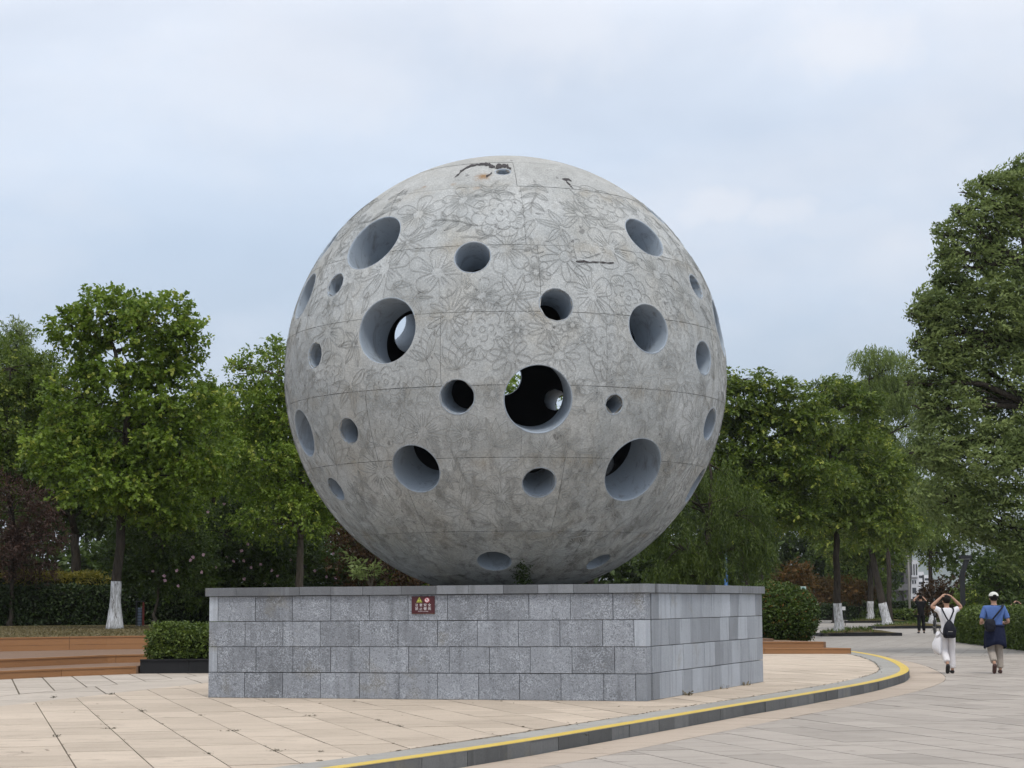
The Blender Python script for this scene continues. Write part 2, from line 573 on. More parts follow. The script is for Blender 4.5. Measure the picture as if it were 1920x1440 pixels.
M['slab'] = mk_slab('beige_granite_slab', (0.455, 0.380, 0.300), (0.535, 0.450, 0.362), 0.17, 0.5)
M['slab_pale'] = mk_slab('pale_grey_slab', (0.405, 0.355, 0.300), (0.48, 0.425, 0.365), 0.16, 0.5)
M['plaza_slab'] = mk_slab('grey_beige_plaza_slab', (0.325, 0.292, 0.258), (0.392, 0.352, 0.312), 0.15, 0.5)
M['band_slab'] = mk_slab('pinkish_band_slab', (0.405, 0.335, 0.270), (0.455, 0.380, 0.310), 0.1, 0.4)
M['slab_bed'] = simple('dark_slab_bed', (0.12, 0.10, 0.075), 0.95, 0.1, var=0.4, scale=3)
M['kerb_top'] = mk_slab('grey_kerb_top', (0.31, 0.30, 0.275), (0.35, 0.34, 0.315), 0.1, 0.4)

def mk_plaza():
    s = NB('far_plaza_paving', 0.8, 0.25)
    p = s.pos()
    br = s.n('ShaderNodeTexBrick')
    s.l(s.map(p, (1, 1, 1), (0, 0, 0), (0, 0, R_(15.2 + 90))), br.inputs['Vector'])
    br.inputs['Scale'].default_value = 1.0
    br.inputs['Brick Width'].default_value = 1.32
    br.inputs['Row Height'].default_value = 0.67
    br.inputs['Mortar Size'].default_value = 0.008
    br.inputs['Color1'].default_value = (0.29, 0.268, 0.242, 1)
    br.inputs['Color2'].default_value = (0.335, 0.31, 0.28, 1)
    br.inputs['Mortar'].default_value = (0.16, 0.145, 0.125, 1)
    a = s.noise(p, 0.25, 5, 0.6)
    s.col(s.mix(s.ramp(a, [(0.35, 0.0), (0.75, 0.35)]), br.outputs['Color'], (0.25, 0.235, 0.22)))
    return s.m
M['plaza'] = mk_plaza()

def mk_yellow():
    s = NB('worn_yellow_paint', 0.6, 0.35)
    p = s.pos()
    a = s.noise(p, 3.0, 5, 0.65)
    b_ = s.noise(p, 22, 4, 0.7)
    c = s.mix(a, (0.52, 0.36, 0.05), (0.66, 0.49, 0.10))
    b3 = s.noise(p, 4.5, 5, 0.7)
    c = s.mix(s.ramp(b_, [(0.60, 0.0), (0.68, 0.75)]), c, (0.28, 0.26, 0.20))
    c = s.mix(s.ramp(b3, [(0.60, 0.0), (0.74, 0.75)]), c, (0.30, 0.27, 0.19))
    s.col(c)
    return s.m
M['yellow'] = mk_yellow()

def mk_terrace():
    s = NB('ochre_painted_step', 0.6, 0.3)
    p = s.pos()
    a = s.noise(s.map(p, (1, 1, 2)), 0.8, 5, 0.6)
    c = s.mix(s.math('ADD', s.math('MULTIPLY', a, 0.6), s.math('MULTIPLY', s.rnd(), 0.4)), (0.26, 0.128, 0.055), (0.355, 0.185, 0.085))
    g = s.noise(s.map(p, (1.5, 1.5, 10)), 1.5, 3)
    c = s.mix(s.ramp(g, [(0.55, 0.0), (0.75, 0.35)]), c, (0.18, 0.095, 0.05))
    s.col(c)
    return s.m
M['terrace'] = mk_terrace()
M['tread'] = mk_slab('dusty_brown_tread', (0.165, 0.102, 0.066), (0.215, 0.138, 0.092), 0.14)
M['black_stone'] = mk_granite('black_granite', (0.012, 0.013, 0.015), False, 0.75)

def mk_lawn():
    s = NB('dry_lawn_soil', 0.95, 0.1)
    a = s.noise(s.pos(), 0.6, 6, 0.65)
    b_ = s.noise(s.pos(), 9, 4, 0.7)
    c = s.mix(a, (0.105, 0.075, 0.04), (0.085, 0.085, 0.03))
    s.col(s.mix(1.0, c, s.ramp(b_, [(0.3, 0.6), (0.7, 1.35)]), 'MULTIPLY')).bump(b_, 0.8, 0.05)
    return s.m
M['lawn'] = mk_lawn()

def mk_bark(name, c0, c1):
    s = NB(name, 0.95, 0.1)
    p = s.pos()
    a = s.noise(s.map(p, (9, 9, 1.6)), 1.6, 5, 0.7, 0.4)
    s.col(s.ramp(a, [(0.3, c0), (0.7, c1)])).bump(a, 0.9, 0.04)
    return s.m
M['bark'] = mk_bark('dark_furrowed_bark', (0.022, 0.019, 0.016), (0.085, 0.072, 0.058))
M['bark_pale'] = mk_bark('grey_brown_bark', (0.06, 0.05, 0.04), (0.16, 0.135, 0.105))
def mk_lime():
    s = NB('flaking_lime_wash', 0.9, 0.15)
    p = s.pos()
    a = s.noise(s.map(p, (8, 8, 1.6)), 1.8, 5, 0.75, 0.6)
    s.col(s.ramp(a, [(0.36, (0.13, 0.12, 0.11)), (0.46, (0.40, 0.40, 0.40)), (0.58, (0.66, 0.67, 0.69))])).bump(a, 0.9, 0.03)
    return s.m
M['lime'] = mk_lime()

M['leaf_fresh'] = leaf_mat('fresh_green_leaves', (0.060, 0.118, 0.014), (0.270, 0.370, 0.045), warm=(0.36, 0.40, 0.075))
M['leaf_mid'] = leaf_mat('mid_green_leaves', (0.048, 0.088, 0.014), (0.205, 0.275, 0.042), warm=(0.36, 0.40, 0.075))
M['leaf_deep'] = leaf_mat('deep_green_leaves', (0.024, 0.048, 0.011), (0.105, 0.155, 0.028))
M['leaf_grey'] = leaf_mat('grey_green_leaves', (0.062, 0.100, 0.028), (0.320, 0.395, 0.135))
M['leaf_weep'] = leaf_mat('weeping_leaves', (0.026, 0.052, 0.010), (0.140, 0.195, 0.034))
M['leaf_pale'] = leaf_mat('pale_yellow_green_leaves', (0.100, 0.150, 0.032), (0.270, 0.350, 0.100))
M['leaf_purple'] = leaf_mat('dark_purple_leaves', (0.040, 0.025, 0.022), (0.132, 0.074, 0.054))
M['leaf_rust'] = leaf_mat('rust_red_leaves', (0.028, 0.018, 0.008), (0.095, 0.050, 0.020))
M['leaf_orange'] = leaf_mat('orange_brown_leaves', (0.050, 0.042, 0.012), (0.200, 0.100, 0.026))
M['leaf_gold'] = leaf_mat('yellow_green_shrub_leaves', (0.093, 0.109, 0.016), (0.357, 0.295, 0.046))
M['leaf_hedge'] = leaf_mat('clipped_hedge_leaves', (0.026, 0.055, 0.010), (0.165, 0.225, 0.036), 0.2)
M['leaf_hedge_dark'] = leaf_mat('dark_hedge_leaves', (0.010, 0.022, 0.007), (0.052, 0.085, 0.018), 0.2)
M['leaf_ball'] = leaf_mat('ball_shrub_leaves', (0.014, 0.034, 0.007), (0.100, 0.155, 0.022), 0.2, warm=(0.20, 0.095, 0.02))
M['twig'] = simple('dark_twigs', (0.018, 0.022, 0.010), 0.95, 0.1, var=0.3)  # dark twig mass filling the hedge and shrub cores
M['petal'] = leaf_mat('pink_petals', (0.44, 0.24, 0.31), (0.62, 0.44, 0.49), 0.3)
M['grass'] = leaf_mat('dry_grass_blades', (0.085, 0.075, 0.025), (0.215, 0.165, 0.085), 0.2)
M['weed'] = leaf_mat('weed_leaves', (0.025, 0.028, 0.010), (0.060, 0.062, 0.022), 0.2)

# ------------------------------------------------------------------ ground
pl = MB().add([(-9000, -200, -0.012), (9000, -200, -0.012), (9000, 9200, -0.012), (-9000, 9200, -0.012)], [(0, 1, 2, 3)])
plaza = tag(pl.build('plaza', M['plaza']), kind='structure')

# kerb: outer edge, from near the camera round to the far steps
KO = spline([(-9.5, 5.5), (-6.6, 9.3), (-3.9, 13.5), (-1.504, 17.84), (-0.026, 20.717), (1.42, 23.97), (3.0, 27.6), (4.83, 31.7), (6.75, 36.4), (8.2, 41.2), (9.2, 47.2), (9.78, 52.8), (9.95, 58.0)], 24)
def resample(P, step):
    out = [P[0]]
    acc = 0.0
    for i in range(1, len(P)):
        a, b = P[i - 1], P[i]
        L = (b - a).length
        d = 0.0
        while acc + (L - d) >= step:
            d += step - acc
            acc = 0.0
            out.append(a + (b - a) * (d / L))
        acc += L - d
    return out
KO = resample(KO, 0.15)
def offset(P, d):                       # positive: to the left of the running direction
    out = []
    for i in range(len(P)):
        t = (P[min(i + 1, len(P) - 1)] - P[max(i - 1, 0)]).normalized()
        out.append(P[i] + Vector((-t.y, t.x)) * d)
    return out
KERB_W, YEL_W = 0.62, 0.185
KI = offset(KO, KERB_W)
kerb = tag(empty('kerb', (KO[0].x, KO[0].y, 0)), kind='structure')
def strip(name, A, B, z0, z1, m, parent):
    """solid strip between the edges A (right) and B (left)"""
    n = len(A)
    b = MB()
    vs, fs = [], []
    for i in range(n):
        vs += [(A[i].x, A[i].y, z0), (A[i].x, A[i].y, z1), (B[i].x, B[i].y, z1), (B[i].x, B[i].y, z0)]
    for i in range(n - 1):
        a, c = i * 4, (i + 1) * 4
        for k in range(3):
            fs.append((a + k, c + k, c + k + 1, a + k + 1))
    fs.append((0, 1, 2, 3)); fs.append(((n - 1) * 4 + 3, (n - 1) * 4 + 2, (n - 1) * 4 + 1, (n - 1) * 4))
    b.add(vs, fs)
    o = b.build(name, m)
    if parent:
        o.parent = parent
        o.location = -parent.location
    return o
i = 0
rk = random.Random(8)
KM = offset(KO, 0.13)                                # face stones, then the broad top slabs
while i < len(KO) - 4:
    n_ = rk.choice([4, 5, 5, 6, 6, 7, 9])
    j = min(i + n_, len(KO) - 1)
    A = [p.copy() for p in KO[i:j + 1]]; B = [p.copy() for p in KM[i:j + 1]]
    A[0] = A[0].lerp(A[1], 0.05); B[0] = B[0].lerp(B[1], 0.05)
    pr = rk.uniform(-0.006, 0.012)                   # faces stand unevenly
    A2 = offset(A, pr)
    strip('kerb_stone', A2, B, -0.1, ZP - 0.004 - rk.uniform(0, 0.004), M['kerb'], kerb)
    i = j
i = 0
KJ = offset(KO, 0.005)
while i < len(KO) - 4:
    j = min(i + 14, len(KO) - 1)
    A = [p.copy() for p in KJ[i:j + 1]]; B = [p.copy() for p in KI[i:j + 1]]
    A[0] = A[0].lerp(A[1], 0.04); B[0] = B[0].lerp(B[1], 0.04)
    strip('kerb_top_slab', A, B, ZP - 0.003, ZP + 0.003, M['kerb_top'], kerb)
    i = j
ya = offset(KO, 0.004); yb = []
for q, p in enumerate(offset(KO, YEL_W)):
    yb.append(p)
yl = strip('painted_line', ya, yb, ZP + 0.0035, ZP + 0.0065, M['yellow'], kerb)
yl['label'] = 'worn yellow line painted along the kerb edge'

# platform base and its slabs
PLB = offset(KO, 0.10)
base_poly = [(p.x, p.y) for p in PLB[::6]] + [(9.8, 59), (-14, 59), (-60, 40), (-60, 5.5)]
plat = MB().prism(base_poly, -0.05, ZP - 0.010).build('paved_platform', M['slab_bed'])
tag(plat, kind='structure')

GD = Vector((-0.2622, 0.9650)); GC = Vector((0.9650, 0.2622))     # slab columns run along GD
def planes_from(P, side):
    out = []
    for a, b in zip(P[:-1], P[1:]):
        t = (b - a).normalized()
        n_ = Vector((-t.y, t.x)) * side
        out.append((a.x, a.y, n_.x, n_.y))
    return out
def line_plane(a, b, side):
    return planes_from([Vector(a), Vector(b)], side)[0]
LINE_A = ((-8.1, 27.0), (-5.35, 40.0))
STEP_Q = [Vector(p) for p in ((-14.5, 31.0), (-12.3, 36.3), (-11.3, 38.5), (-10.405, 40.14), (-9.5, 41.55), (-8.139, 43.0))]
KI_in = offset(KO, KERB_W + 0.012)[::10]
in_planes = planes_from(KI_in, 1)
right_steps = line_plane((7.035, 55.7), (9.6, 55.05), -1)

slab_polys = []          # (polygon, material key, level, parent)
rs = random.Random(21)
JG = 0.007               # half a joint
CW, CL = 0.672, 1.34
field = in_planes + [line_plane(*LINE_A, -1), right_steps, (0, 16.0, 0, 1), line_plane((-5.2, 43.6), (3.0, 56.9), -1)]
ped_poly = [PED_L, PED_C, PED_R, PED_B]
def in_ped(p, m=0.0):
    n = 4
    for a, b in zip(ped_poly, ped_poly[1:] + ped_poly[:1]):
        t = (b - a).to_2d().normalized()
        if (Vector(p) - a.to_2d()).dot(Vector((-t.y, t.x))) < m: return False
    return True
for ci in range(-14, 40):
    off = rs.choice([0, 0.5, 0.33]) * CL + (ci % 2) * 0.4
    for ri in range(4, 52):
        u0, u1 = 0.228 + ci * CW + JG, 0.228 + (ci + 1) * CW - JG
        v0, v1 = ri * CL + off + JG, (ri + 1) * CL + off - JG
        P = [GC * u0 + GD * v0, GC * u1 + GD * v0, GC * u1 + GD * v1, GC * u0 + GD * v1]
        q = clip_poly([(p.x, p.y) for p in P], field)
        if len(q) < 3 or area(q) < 0.02: continue
        if all(in_ped(p, 0.05) for p in q): continue
        slab_polys.append((q, 'slab', ZP, 'plat'))
# the paler border strip and slabs towards the steps
a0, a1 = Vector(LINE_A[0]), Vector(LINE_A[1])
dA = (a1 - a0).normalized(); nA = Vector((-dA.y, dA.x))
left_pl = planes_from([p for p in STEP_Q], -1) + [(0, 43.2, 0, -1), (0, 25, 0, 1)]
bA = a0 + nA * 1.5
strips = [([(a0.x, a0.y, nA.x, nA.y), (bA.x - nA.x * 0.02, bA.y - nA.y * 0.02, -nA.x, -nA.y)], 2.02, 2.6), ([(bA.x, bA.y, nA.x, nA.y)], 0.62, 1.24)]
for (pls, cw, cl) in strips:
    for ci in range(-22, 8):
        off = rs.uniform(0, cl)
        for ri in range(8, 44):
            g_ = 0.014
            u0, u1 = 0.1 + ci * cw + g_, 0.1 + (ci + 1) * cw - g_
            v0, v1 = ri * cl + off + g_, (ri + 1) * cl + off - g_
            P = [GC * u0 + GD * v0, GC * u1 + GD * v0, GC * u1 + GD * v1, GC * u0 + GD * v1]
            q = clip_poly([(p.x, p.y) for p in P], pls + left_pl)
            if len(q) < 3 or area(q) < 0.02: continue
            slab_polys.append((q, 'slab_pale', ZP, 'plat'))
# plaza: pinkish band along the kerb, then grey slabs
KB0, KB1 = offset(KO, -0.02), offset(KO, -0.74)
i = 0
while i < len(KO) - 4:
    j = min(i + 9, len(KO) - 1)
    g = 0.03
    q = [KB0[i].lerp(KB0[i + 1], g)] + KB0[i + 1:j] + [KB0[j].lerp(KB0[j - 1], g)]
    q2 = [KB1[i].lerp(KB1[i + 1], g)] + KB1[i + 1:j] + [KB1[j].lerp(KB1[j - 1], g)]
    poly = [(p.x, p.y) for p in q2] + [(p.x, p.y) for p in q[::-1]]
    if KO[j].y > 16: slab_polys.append((poly, 'band_slab', 0.0, 'plaza'))
    i = j
KX = offset(KO, -0.755)
KXs = KX[::8]
def clip_outside(q):
    """keep what lies outside the kerb band: clip by the nearest stretch of its edge only"""
    c = Vector((sum(p[0] for p in q) / len(q), sum(p[1] for p in q) / len(q)))
    k = min(range(len(KXs) - 1), key=lambda n: (KXs[n].lerp(KXs[n + 1], .5) - c).length)
    return clip_poly(q, planes_from(KXs[k:k + 2], -1))
for ci in range(-6, 75):
    off = ((ci * 37) % 3) / 3.0 * CL
    for ri in range(6, 48):
        u0, u1 = 0.2 + ci * CW + 0.008, 0.2 + (ci + 1) * CW - 0.008
        v0, v1 = ri * CL + off + 0.009, (ri + 1) * CL + off - 0.009
        P = [GC * u0 + GD * v0, GC * u1 + GD * v0, GC * u1 + GD * v1, GC * u0 + GD * v1]
        c = (P[0] + P[2]) / 2
        if c.y < 15.5 or c.y > 58 or c.x > 0.30 * c.y + 1.0 or c.x < -0.3 * c.y: continue
        q = clip_outside([(p.x, p.y) for p in P])
        if len(q) < 3 or area(q) < 0.02: continue
        cc = Vector((sum(p[0] for p in q) / len(q), sum(p[1] for p in q) / len(q)))
        slab_polys.append((q, 'plaza_slab', 0.0, 'plaza'))
plaza_parents = {'plat': plat, 'plaza': plaza}
def vis_size(it):
    q = it[0]
    c = Vector((sum(p[0] for p in q) / len(q), sum(p[1] for p in q) / len(q)))
    if abs(c.x) > 0.265 * c.y + 0.6 or c.y < 17.0: return 0
    return area(q) / c.y ** 3
for key in ('plat', 'plaza'):
    L = sorted([s_ for s_ in slab_polys if s_[3] == key], key=vis_size, reverse=True)
    rest = {}
    for n_, (q, mk, z, _) in enumerate(L):
        dz = rs.uniform(-0.0025, 0.002)
        if n_ < 300:
            b = MB().prism(q, z - 0.03 if key == 'plaza' else z - 0.05, z + dz)
            b.build('paving_slab', M[mk], plaza_parents[key])
        else:
            rest.setdefault(mk, MB()).prism(q, z - 0.03 if key == 'plaza' else z - 0.05, z + dz)
    for mk, b in rest.items():
        o = b.build('paving_slabs', M[mk], plaza_parents[key])
        tag(o, kind='stuff')

# lawn: rises from the terrace steps towards the hedge
def lawn_z(x, y):
    zl = 0.83 + min(max((y - 51) / 25.0, 0), 1) * 0.12
    t = min(max((x + 1.0) / 7.0, 0), 1)
    return zl * (1 - t) + 0.47 * t
E3 = [at(*p, 0.495).to_2d() for p in ((-620, 1240), (-300, 1228.5), (0, 1221.3), (200, 1217.5), (330, 1216))]
lawn_front = [(-60, 20)] + [(p.x, p.y + 0.35) for p in E3] + [(-4.0, 52.0), (3.0, 55.5), (7.0, 58.0), (8.2, 58.6)]
vs, fs = [], []
for k, (x, y) in enumerate(lawn_front):
    for d in range(13):
        t = d / 12.0
        xx = x + (x * 1.6 - x) * t * (1 if x < 0 else 0.12)
        yy = y + (150 - y) * t ** 1.6
        vs.append((xx, yy, lawn_z(xx, yy)))
    vs.append((x, y, 0.0))
for k in range(len(lawn_front) - 1):
    a, b = k * 14, (k + 1) * 14
    for d in range(12):
        fs.append((a + d, b + d, b + d + 1, a + d + 1))
    fs.append((a + 13, b + 13, b, a))
# right flank
a = (len(lawn_front) - 1) * 14
n0 = len(vs)
for d in range(13):
    vs.append((vs[a + d][0] + 0.3, vs[a + d][1], -0.05))
for d in range(12):
    fs.append((a + d, n0 + d, n0 + d + 1, a + d + 1))
lawn = tag(link('lawn', mesh('lawn', vs, fs), M['lawn'], smooth=False), kind='structure')

# hills far behind the trees on the right
vs, fs = [], []
rh = random.Random(3)
for k in range(41):
    x = 700 + k * 62
    hgt = 300 + 62 * math.sin(k * 0.31) + 38 * math.sin(k * 0.83 + 1) + rh.uniform(-12, 12)
    for d in range(7):
        t = d / 6.0
        vs.append((x, 7000 + 1400 * t + rh.uniform(-30, 30), hgt * math.sin(t * PI / 2) + rh.uniform(-2, 2) - 2 * (d == 0)))
for k in range(40):
    for d in range(6):
        a = k * 7 + d
        fs.append((a, a + 7, a + 8, a + 1))
hm = NB('wooded_hillside', 0.95, 0.1)
hm.col(hm.mix(hm.noise(hm.pos(), 0.012, 6, 0.65), (0.03, 0.045, 0.02), (0.07, 0.09, 0.035)))
tag(link('hills', mesh('hills', vs, fs), hm.m, smooth=True), kind='structure')
# ------------------------------------------------------------------ terraced steps
def step_body(name, front, z0, z1, back_y, parent):
    poly = [(p.x, p.y) for p in front] + [(front[-1].x, back_y), (front[0].x - 4, back_y)]
    b = MB()
    n = len(poly)
    b.prism(poly, z0, z1)
    o = b.build(name, M['tread'])
    o.parent = parent
    o.location = -parent.location
    return o
def boards(front, z0, z1, step, root, seed, L=3.2, split=False):
    """riser boards along the front edge, and the nosing above them; sub-parts of the step"""
    P = resample([p for p in front], 0.1)
    rb = random.Random(seed)
    i = rb.randint(0, 4)
    A = offset(P, -0.016); N = offset(P, -0.03); NB_ = offset(P, 0.10)
    nos = 0.035
    i0 = 0
    while i0 < len(P) - 3:
        n = int(L / 0.1 * rb.uniform(0.7, 1.3))
        j = min(i0 + n, len(P) - 1)
        if len(P) - 1 - j < 6: j = len(P) - 1
        zs = [(z0, z1 - nos)]
        if split: zs = [(z0, z0 + (z1 - nos - z0) * 0.42), (z0 + (z1 - nos - z0) * 0.42 + 0.006, z1 - nos)]
        for (a, b_) in zs:
            o = strip('riser_board', A[i0:j + 1], [p.lerp(q, 1.2) for p, q in zip(A[i0:j + 1], P[i0:j + 1])], a, b_, M['terrace'], None)
            o.parent = step
        o = strip('nosing_board', N[i0:j + 1], NB_[i0:j + 1], z1 - nos + 0.004, z1 + 0.004, M['terrace'], None)
        o.parent = step
        if j >= len(P) - 1: break
        i0 = j
        A[i0] = A[i0].lerp(A[i0 + 1], 0.12); P[i0] = P[i0].lerp(P[i0 + 1], 0.12); N[i0] = N[i0].lerp(N[i0 + 1], 0.12); NB_[i0] = NB_[i0].lerp(NB_[i0 + 1], 0.12)

E1 = STEP_Q[:-1] + [Vector((-8.16, 42.98))]
E2 = [at(*p, 0.315).to_2d() for p in ((-620, 1277), (-300, 1262), (0, 1252.3), (200, 1243.3), (315, 1240.5))]
root = empty('terraced_steps', (E1[3].x, E1[3].y, ZP))
tag(root, 'three broad ochre terrace steps in front of the lawn left of the pedestal', 'steps')
s1 = step_body('step', E1, 0.05, 0.315, 60, root); boards(E1, ZP, 0.315, s1, root, 1)
s2 = step_body('step', E2, 0.30, 0.495, 62, root); boards(E2, 0.316, 0.495, s2, root, 2)
s3 = MB()
P = resample(E3, 0.4)
s3o = strip('step', P, offset(P, 0.33), 0.4, 0.835, M['tread'], root); boards(E3, 0.496, 0.835, s3o, root, 3, 3.6, True)

root = empty('terraced_steps', (8.0, 55.4, ZP))
tag(root, 'two low ochre steps below the round clipped shrub right of the pedestal', 'steps')
F1 = [Vector((3.0, 56.85)), Vector((7.035, 55.774)), Vector((9.387, 55.126))]
F2 = [Vector((3.0, 57.6)), Vector((7.111, 56.35)), Vector((8.803, 55.83))]
def wedge(name, front, back, z0, z1, parent):
    o = MB().prism([(p.x, p.y) for p in front] + back, z0, z1).build(name, M['tread'])
    o.parent = parent
    o.location = -parent.location
    return o
s1 = wedge('step', F1, [(8.6, 57.5), (7.0, 62), (3, 62)], 0.05, 0.305, root); boards(F1, ZP, 0.305, s1, root, 5, 5)
s2 = wedge('step', F2, [(8.0, 58.2), (6.6, 62), (3, 62)], 0.3, 0.475, root); boards(F2, 0.306, 0.475, s2, root, 6, 5)
F3 = [Vector((3.0, 58.6)), Vector((7.5, 57.15))]
s3 = wedge('step', F3, [(7.2, 58.6), (6.3, 62), (3, 62)], 0.47, 0.55, root)

# ------------------------------------------------------------------ pedestal
ped = empty('pedestal', (PED_C + PED_B) / 2)
ped.location.z = ZP
tag(ped, 'square grey granite block pedestal carrying the stone sphere', 'pedestal')
core_poly = []
cen = (PED_C + PED_B) / 2
for p in ped_poly:
    d = (p - cen)
    core_poly.append((cen.x + d.x * (1 - 0.085), cen.y + d.y * (1 - 0.085)))
o = MB().prism(core_poly, 0.02, 1.72).build('core', M['slab_bed'], ped); o.location = -ped.location
UNIT = chamfer_box_mesh('stone_block', 0.012)
unit_by_mat = {}
def block(name, M4, mat, parent):
    me = unit_by_mat.get(mat)
    if me is None:
        me = UNIT.copy()
        me.materials.append(M[mat])
        unit_by_mat[mat] = me
    o = bpy.data.objects.new(name, me)
    COL.objects.link(o)
    o.parent = parent
    o.matrix_local = Matrix.Translation(-parent.location) @ M4
    return o
rb = random.Random(77)
CH = 0.4                                    # course height
JT = 0.0045
def face_stones(A, B, rows, mat, narrow, in0=0.0, in1=0.0):
    """rows: per course a list of joint positions (0..1) along A->B; outward is to the right of A->B"""
    t = (B - A).to_2d(); Lf = t.length; t.normalize()
    nrm = Vector((t.y, -t.x))
    for k, cuts in enumerate(rows):
        z0, z1 = ZP + k * CH, ZP + (k + 1) * CH
        for a, b_ in zip(cuts[:-1], cuts[1:]):
            s0, s1 = max(a * Lf, in0), min(b_ * Lf, Lf - in1)
            if s1 - s0 < 0.05: continue
            th = 0.3
            pr = rb.uniform(-0.004, 0.005)
            mid = A.to_2d() + t * ((s0 + s1) / 2) + nrm * (pr - th / 2)
            X = Vector((t.x, t.y, 0)) * (s1 - s0 - 2 * JT)
            Y = Vector((0, 0, 1)) * (CH - 2 * JT)
            Z = Vector((nrm.x, nrm.y, 0)) * th
            M4 = Matrix(((X.x, Y.x, Z.x, mid.x), (X.y, Y.y, Z.y, mid.y), (X.z, Y.z, Z.z, (z0 + z1) / 2 - (0.002 if k == 0 else 0)), (0, 0, 0, 1)))
            m = mat
            if mat == 'pitted' and (s1 - s0) < 0.4: m = 'sawn'
            block('stone_block', M4, m, ped)
def cuts_from_px(pxs, A, B):
    """joint positions given as picture columns at the pedestal's face"""
    n_ = Vector(((B - A).y, -(B - A).x, 0)).normalized()
    out = [0.0]
    for px in pxs:
        d = ray(px, 1210)
        t_ = (A - CAM).dot(n_) / d.dot(n_)
        p = CAM + d * t_
        s_ = (p - A).dot(B - A) / (B - A).length_squared
        out.append(s_)
    return out + [1.0]
front_rows = [
    cuts_from_px([459, 530, 601, 674, 748, 820, 897, 973, 1051, 1131, 1191], PED_L, PED_C),
    cuts_from_px([408, 480, 549, 620, 693, 766, 842, 917, 994, 1072, 1152], PED_L, PED_C),
    cuts_from_px([459, 530, 600, 673, 746, 820, 895, 972, 1050, 1130, 1189], PED_L, PED_C),
    cuts_from_px([408, 478, 548, 620, 692, 765, 839, 915, 992, 1070, 1150], PED_L, PED_C)]
face_stones(PED_L, PED_C, front_rows, 'pitted', False)
right_rows = [
    cuts_from_px([1236, 1257, 1278, 1297, 1315, 1334, 1352, 1369, 1386, 1402, 1417], PED_C, PED_R),
    cuts_from_px([1240, 1262, 1281, 1300, 1321, 1340, 1356, 1372, 1389, 1405, 1419], PED_C, PED_R),
    cuts_from_px([1236, 1255, 1275, 1295, 1314, 1331, 1351, 1368, 1384, 1402, 1415], PED_C, PED_R),
    cuts_from_px([1237, 1258, 1280, 1299, 1318, 1336, 1353, 1371, 1387, 1403, 1418], PED_C, PED_R)]
face_stones(PED_C, PED_R, right_rows, 'sawn', False, 0.325, 0.0)
even = lambda n, o=0.0: [0.0] + [(k + o) / n for k in range(0 if o else 1, n)] + [1.0]
face_stones(PED_R, PED_B, [even(11, 0.5 * (k % 2)) for k in range(4)], 'sawn', False, 0.325, 0.0)
face_stones(PED_B, PED_L, [even(11, 0.5 * (k % 2)) for k in range(4)], 'sawn', False, 0.325, 0.325)
# coping: stones butted along the rim with a 5 cm overhang, and a top bed
def coping(A, B, cuts, inset0, inset1):
    t = (B - A).to_2d(); Lf = t.length; t.normalize()
    nrm = Vector((t.y, -t.x))
    for a, b_ in zip(cuts[:-1], cuts[1:]):
        s0 = a * Lf + (inset0 if a == 0 else 0) ; s1 = b_ * Lf + (inset1 if b_ == 1 else 0)
        wd, oh = 0.5, 0.045
        mid = A.to_2d() + t * ((s0 + s1) / 2) + nrm * (oh - wd / 2 + rb.uniform(-0.003, 0.003))
        X = Vector((t.x, t.y, 0)) * (s1 - s0 - 0.006)
        Y = Vector((nrm.x, nrm.y, 0)) * -wd
        th = PED_TOP - (ZP + 4 * CH + 0.004)
        M4 = Matrix(((X.x, -Y.x, 0, mid.x), (X.y, -Y.y, 0, mid.y), (0, 0, th, PED_TOP - th / 2 + rb.uniform(-0.002, 0.002)), (0, 0, 0, 1)))
        block('coping_stone', M4, 'coping', ped)
coping(PED_L, PED_C, cuts_from_px([444, 563, 622, 682, 754, 820, 881, 946, 1011, 1078, 1144], PED_L, PED_C), -0.045, 0.045)
coping(PED_C, PED_R, cuts_from_px([1231, 1269, 1304, 1338, 1368, 1389, 1409], PED_C, PED_R), 0.46, 0.045)
coping(PED_R, PED_B, even(9), 0.46, 0.045)
coping(PED_B, PED_L, even(9), 0.46, -0.46)
o = MB().prism(core_poly, 1.72, PED_TOP - 0.012).build('top_bed', M['kerb_top'], ped); o.location = -ped.location

# ------------------------------------------------------------------ the pierced sphere
holes = []           # (axis, angular radius)
def hole_px(x, y, a):
    ax = sph_hit(x, y, SPH_R * 0.99)
    depth = (SPH_C + ax).y
    am = a * depth / FPX * 1.0
    s_ = am / SPH_R
    ax = sph_hit(x, y, SPH_R * math.sqrt(max(0.01, 1 - s_ * s_))).normalized()
    holes.append((ax, math.asin(s_)))
for h in ((701, 455, 63), (886, 482, 35), (629, 534, 24), (573, 555, 46), (726, 620, 64), (591, 666, 25.5),
          (1208, 445, 46), (1043, 571, 33), (1305, 537, 25), (1216, 616, 48), (1319, 671, 32), (857, 744, 33.5), (1009, 748, 65),
          (1152, 758, 19.5), (1331, 795, 31), (571, 812, 46), (654, 808, 26), (780, 879, 49), (630, 917, 25), (1011, 905, 32), (1187, 881, 65),
          (1303, 910, 37), (927, 1052, 33), (1122, 1053, 26), (943, 322, 15)):
    hole_px(*h)
def hole_dir(x, up, fwd_sign, am):
    e = R_(6.6)
    c = math.sqrt(max(0, 1 - x * x - up * up)) * fwd_sign
    v = Vector((x, c * math.cos(e) - up * math.sin(e), c * math.sin(e) + up * math.cos(e))).normalized()
    holes.append((v, math.asin(am / SPH_R)))
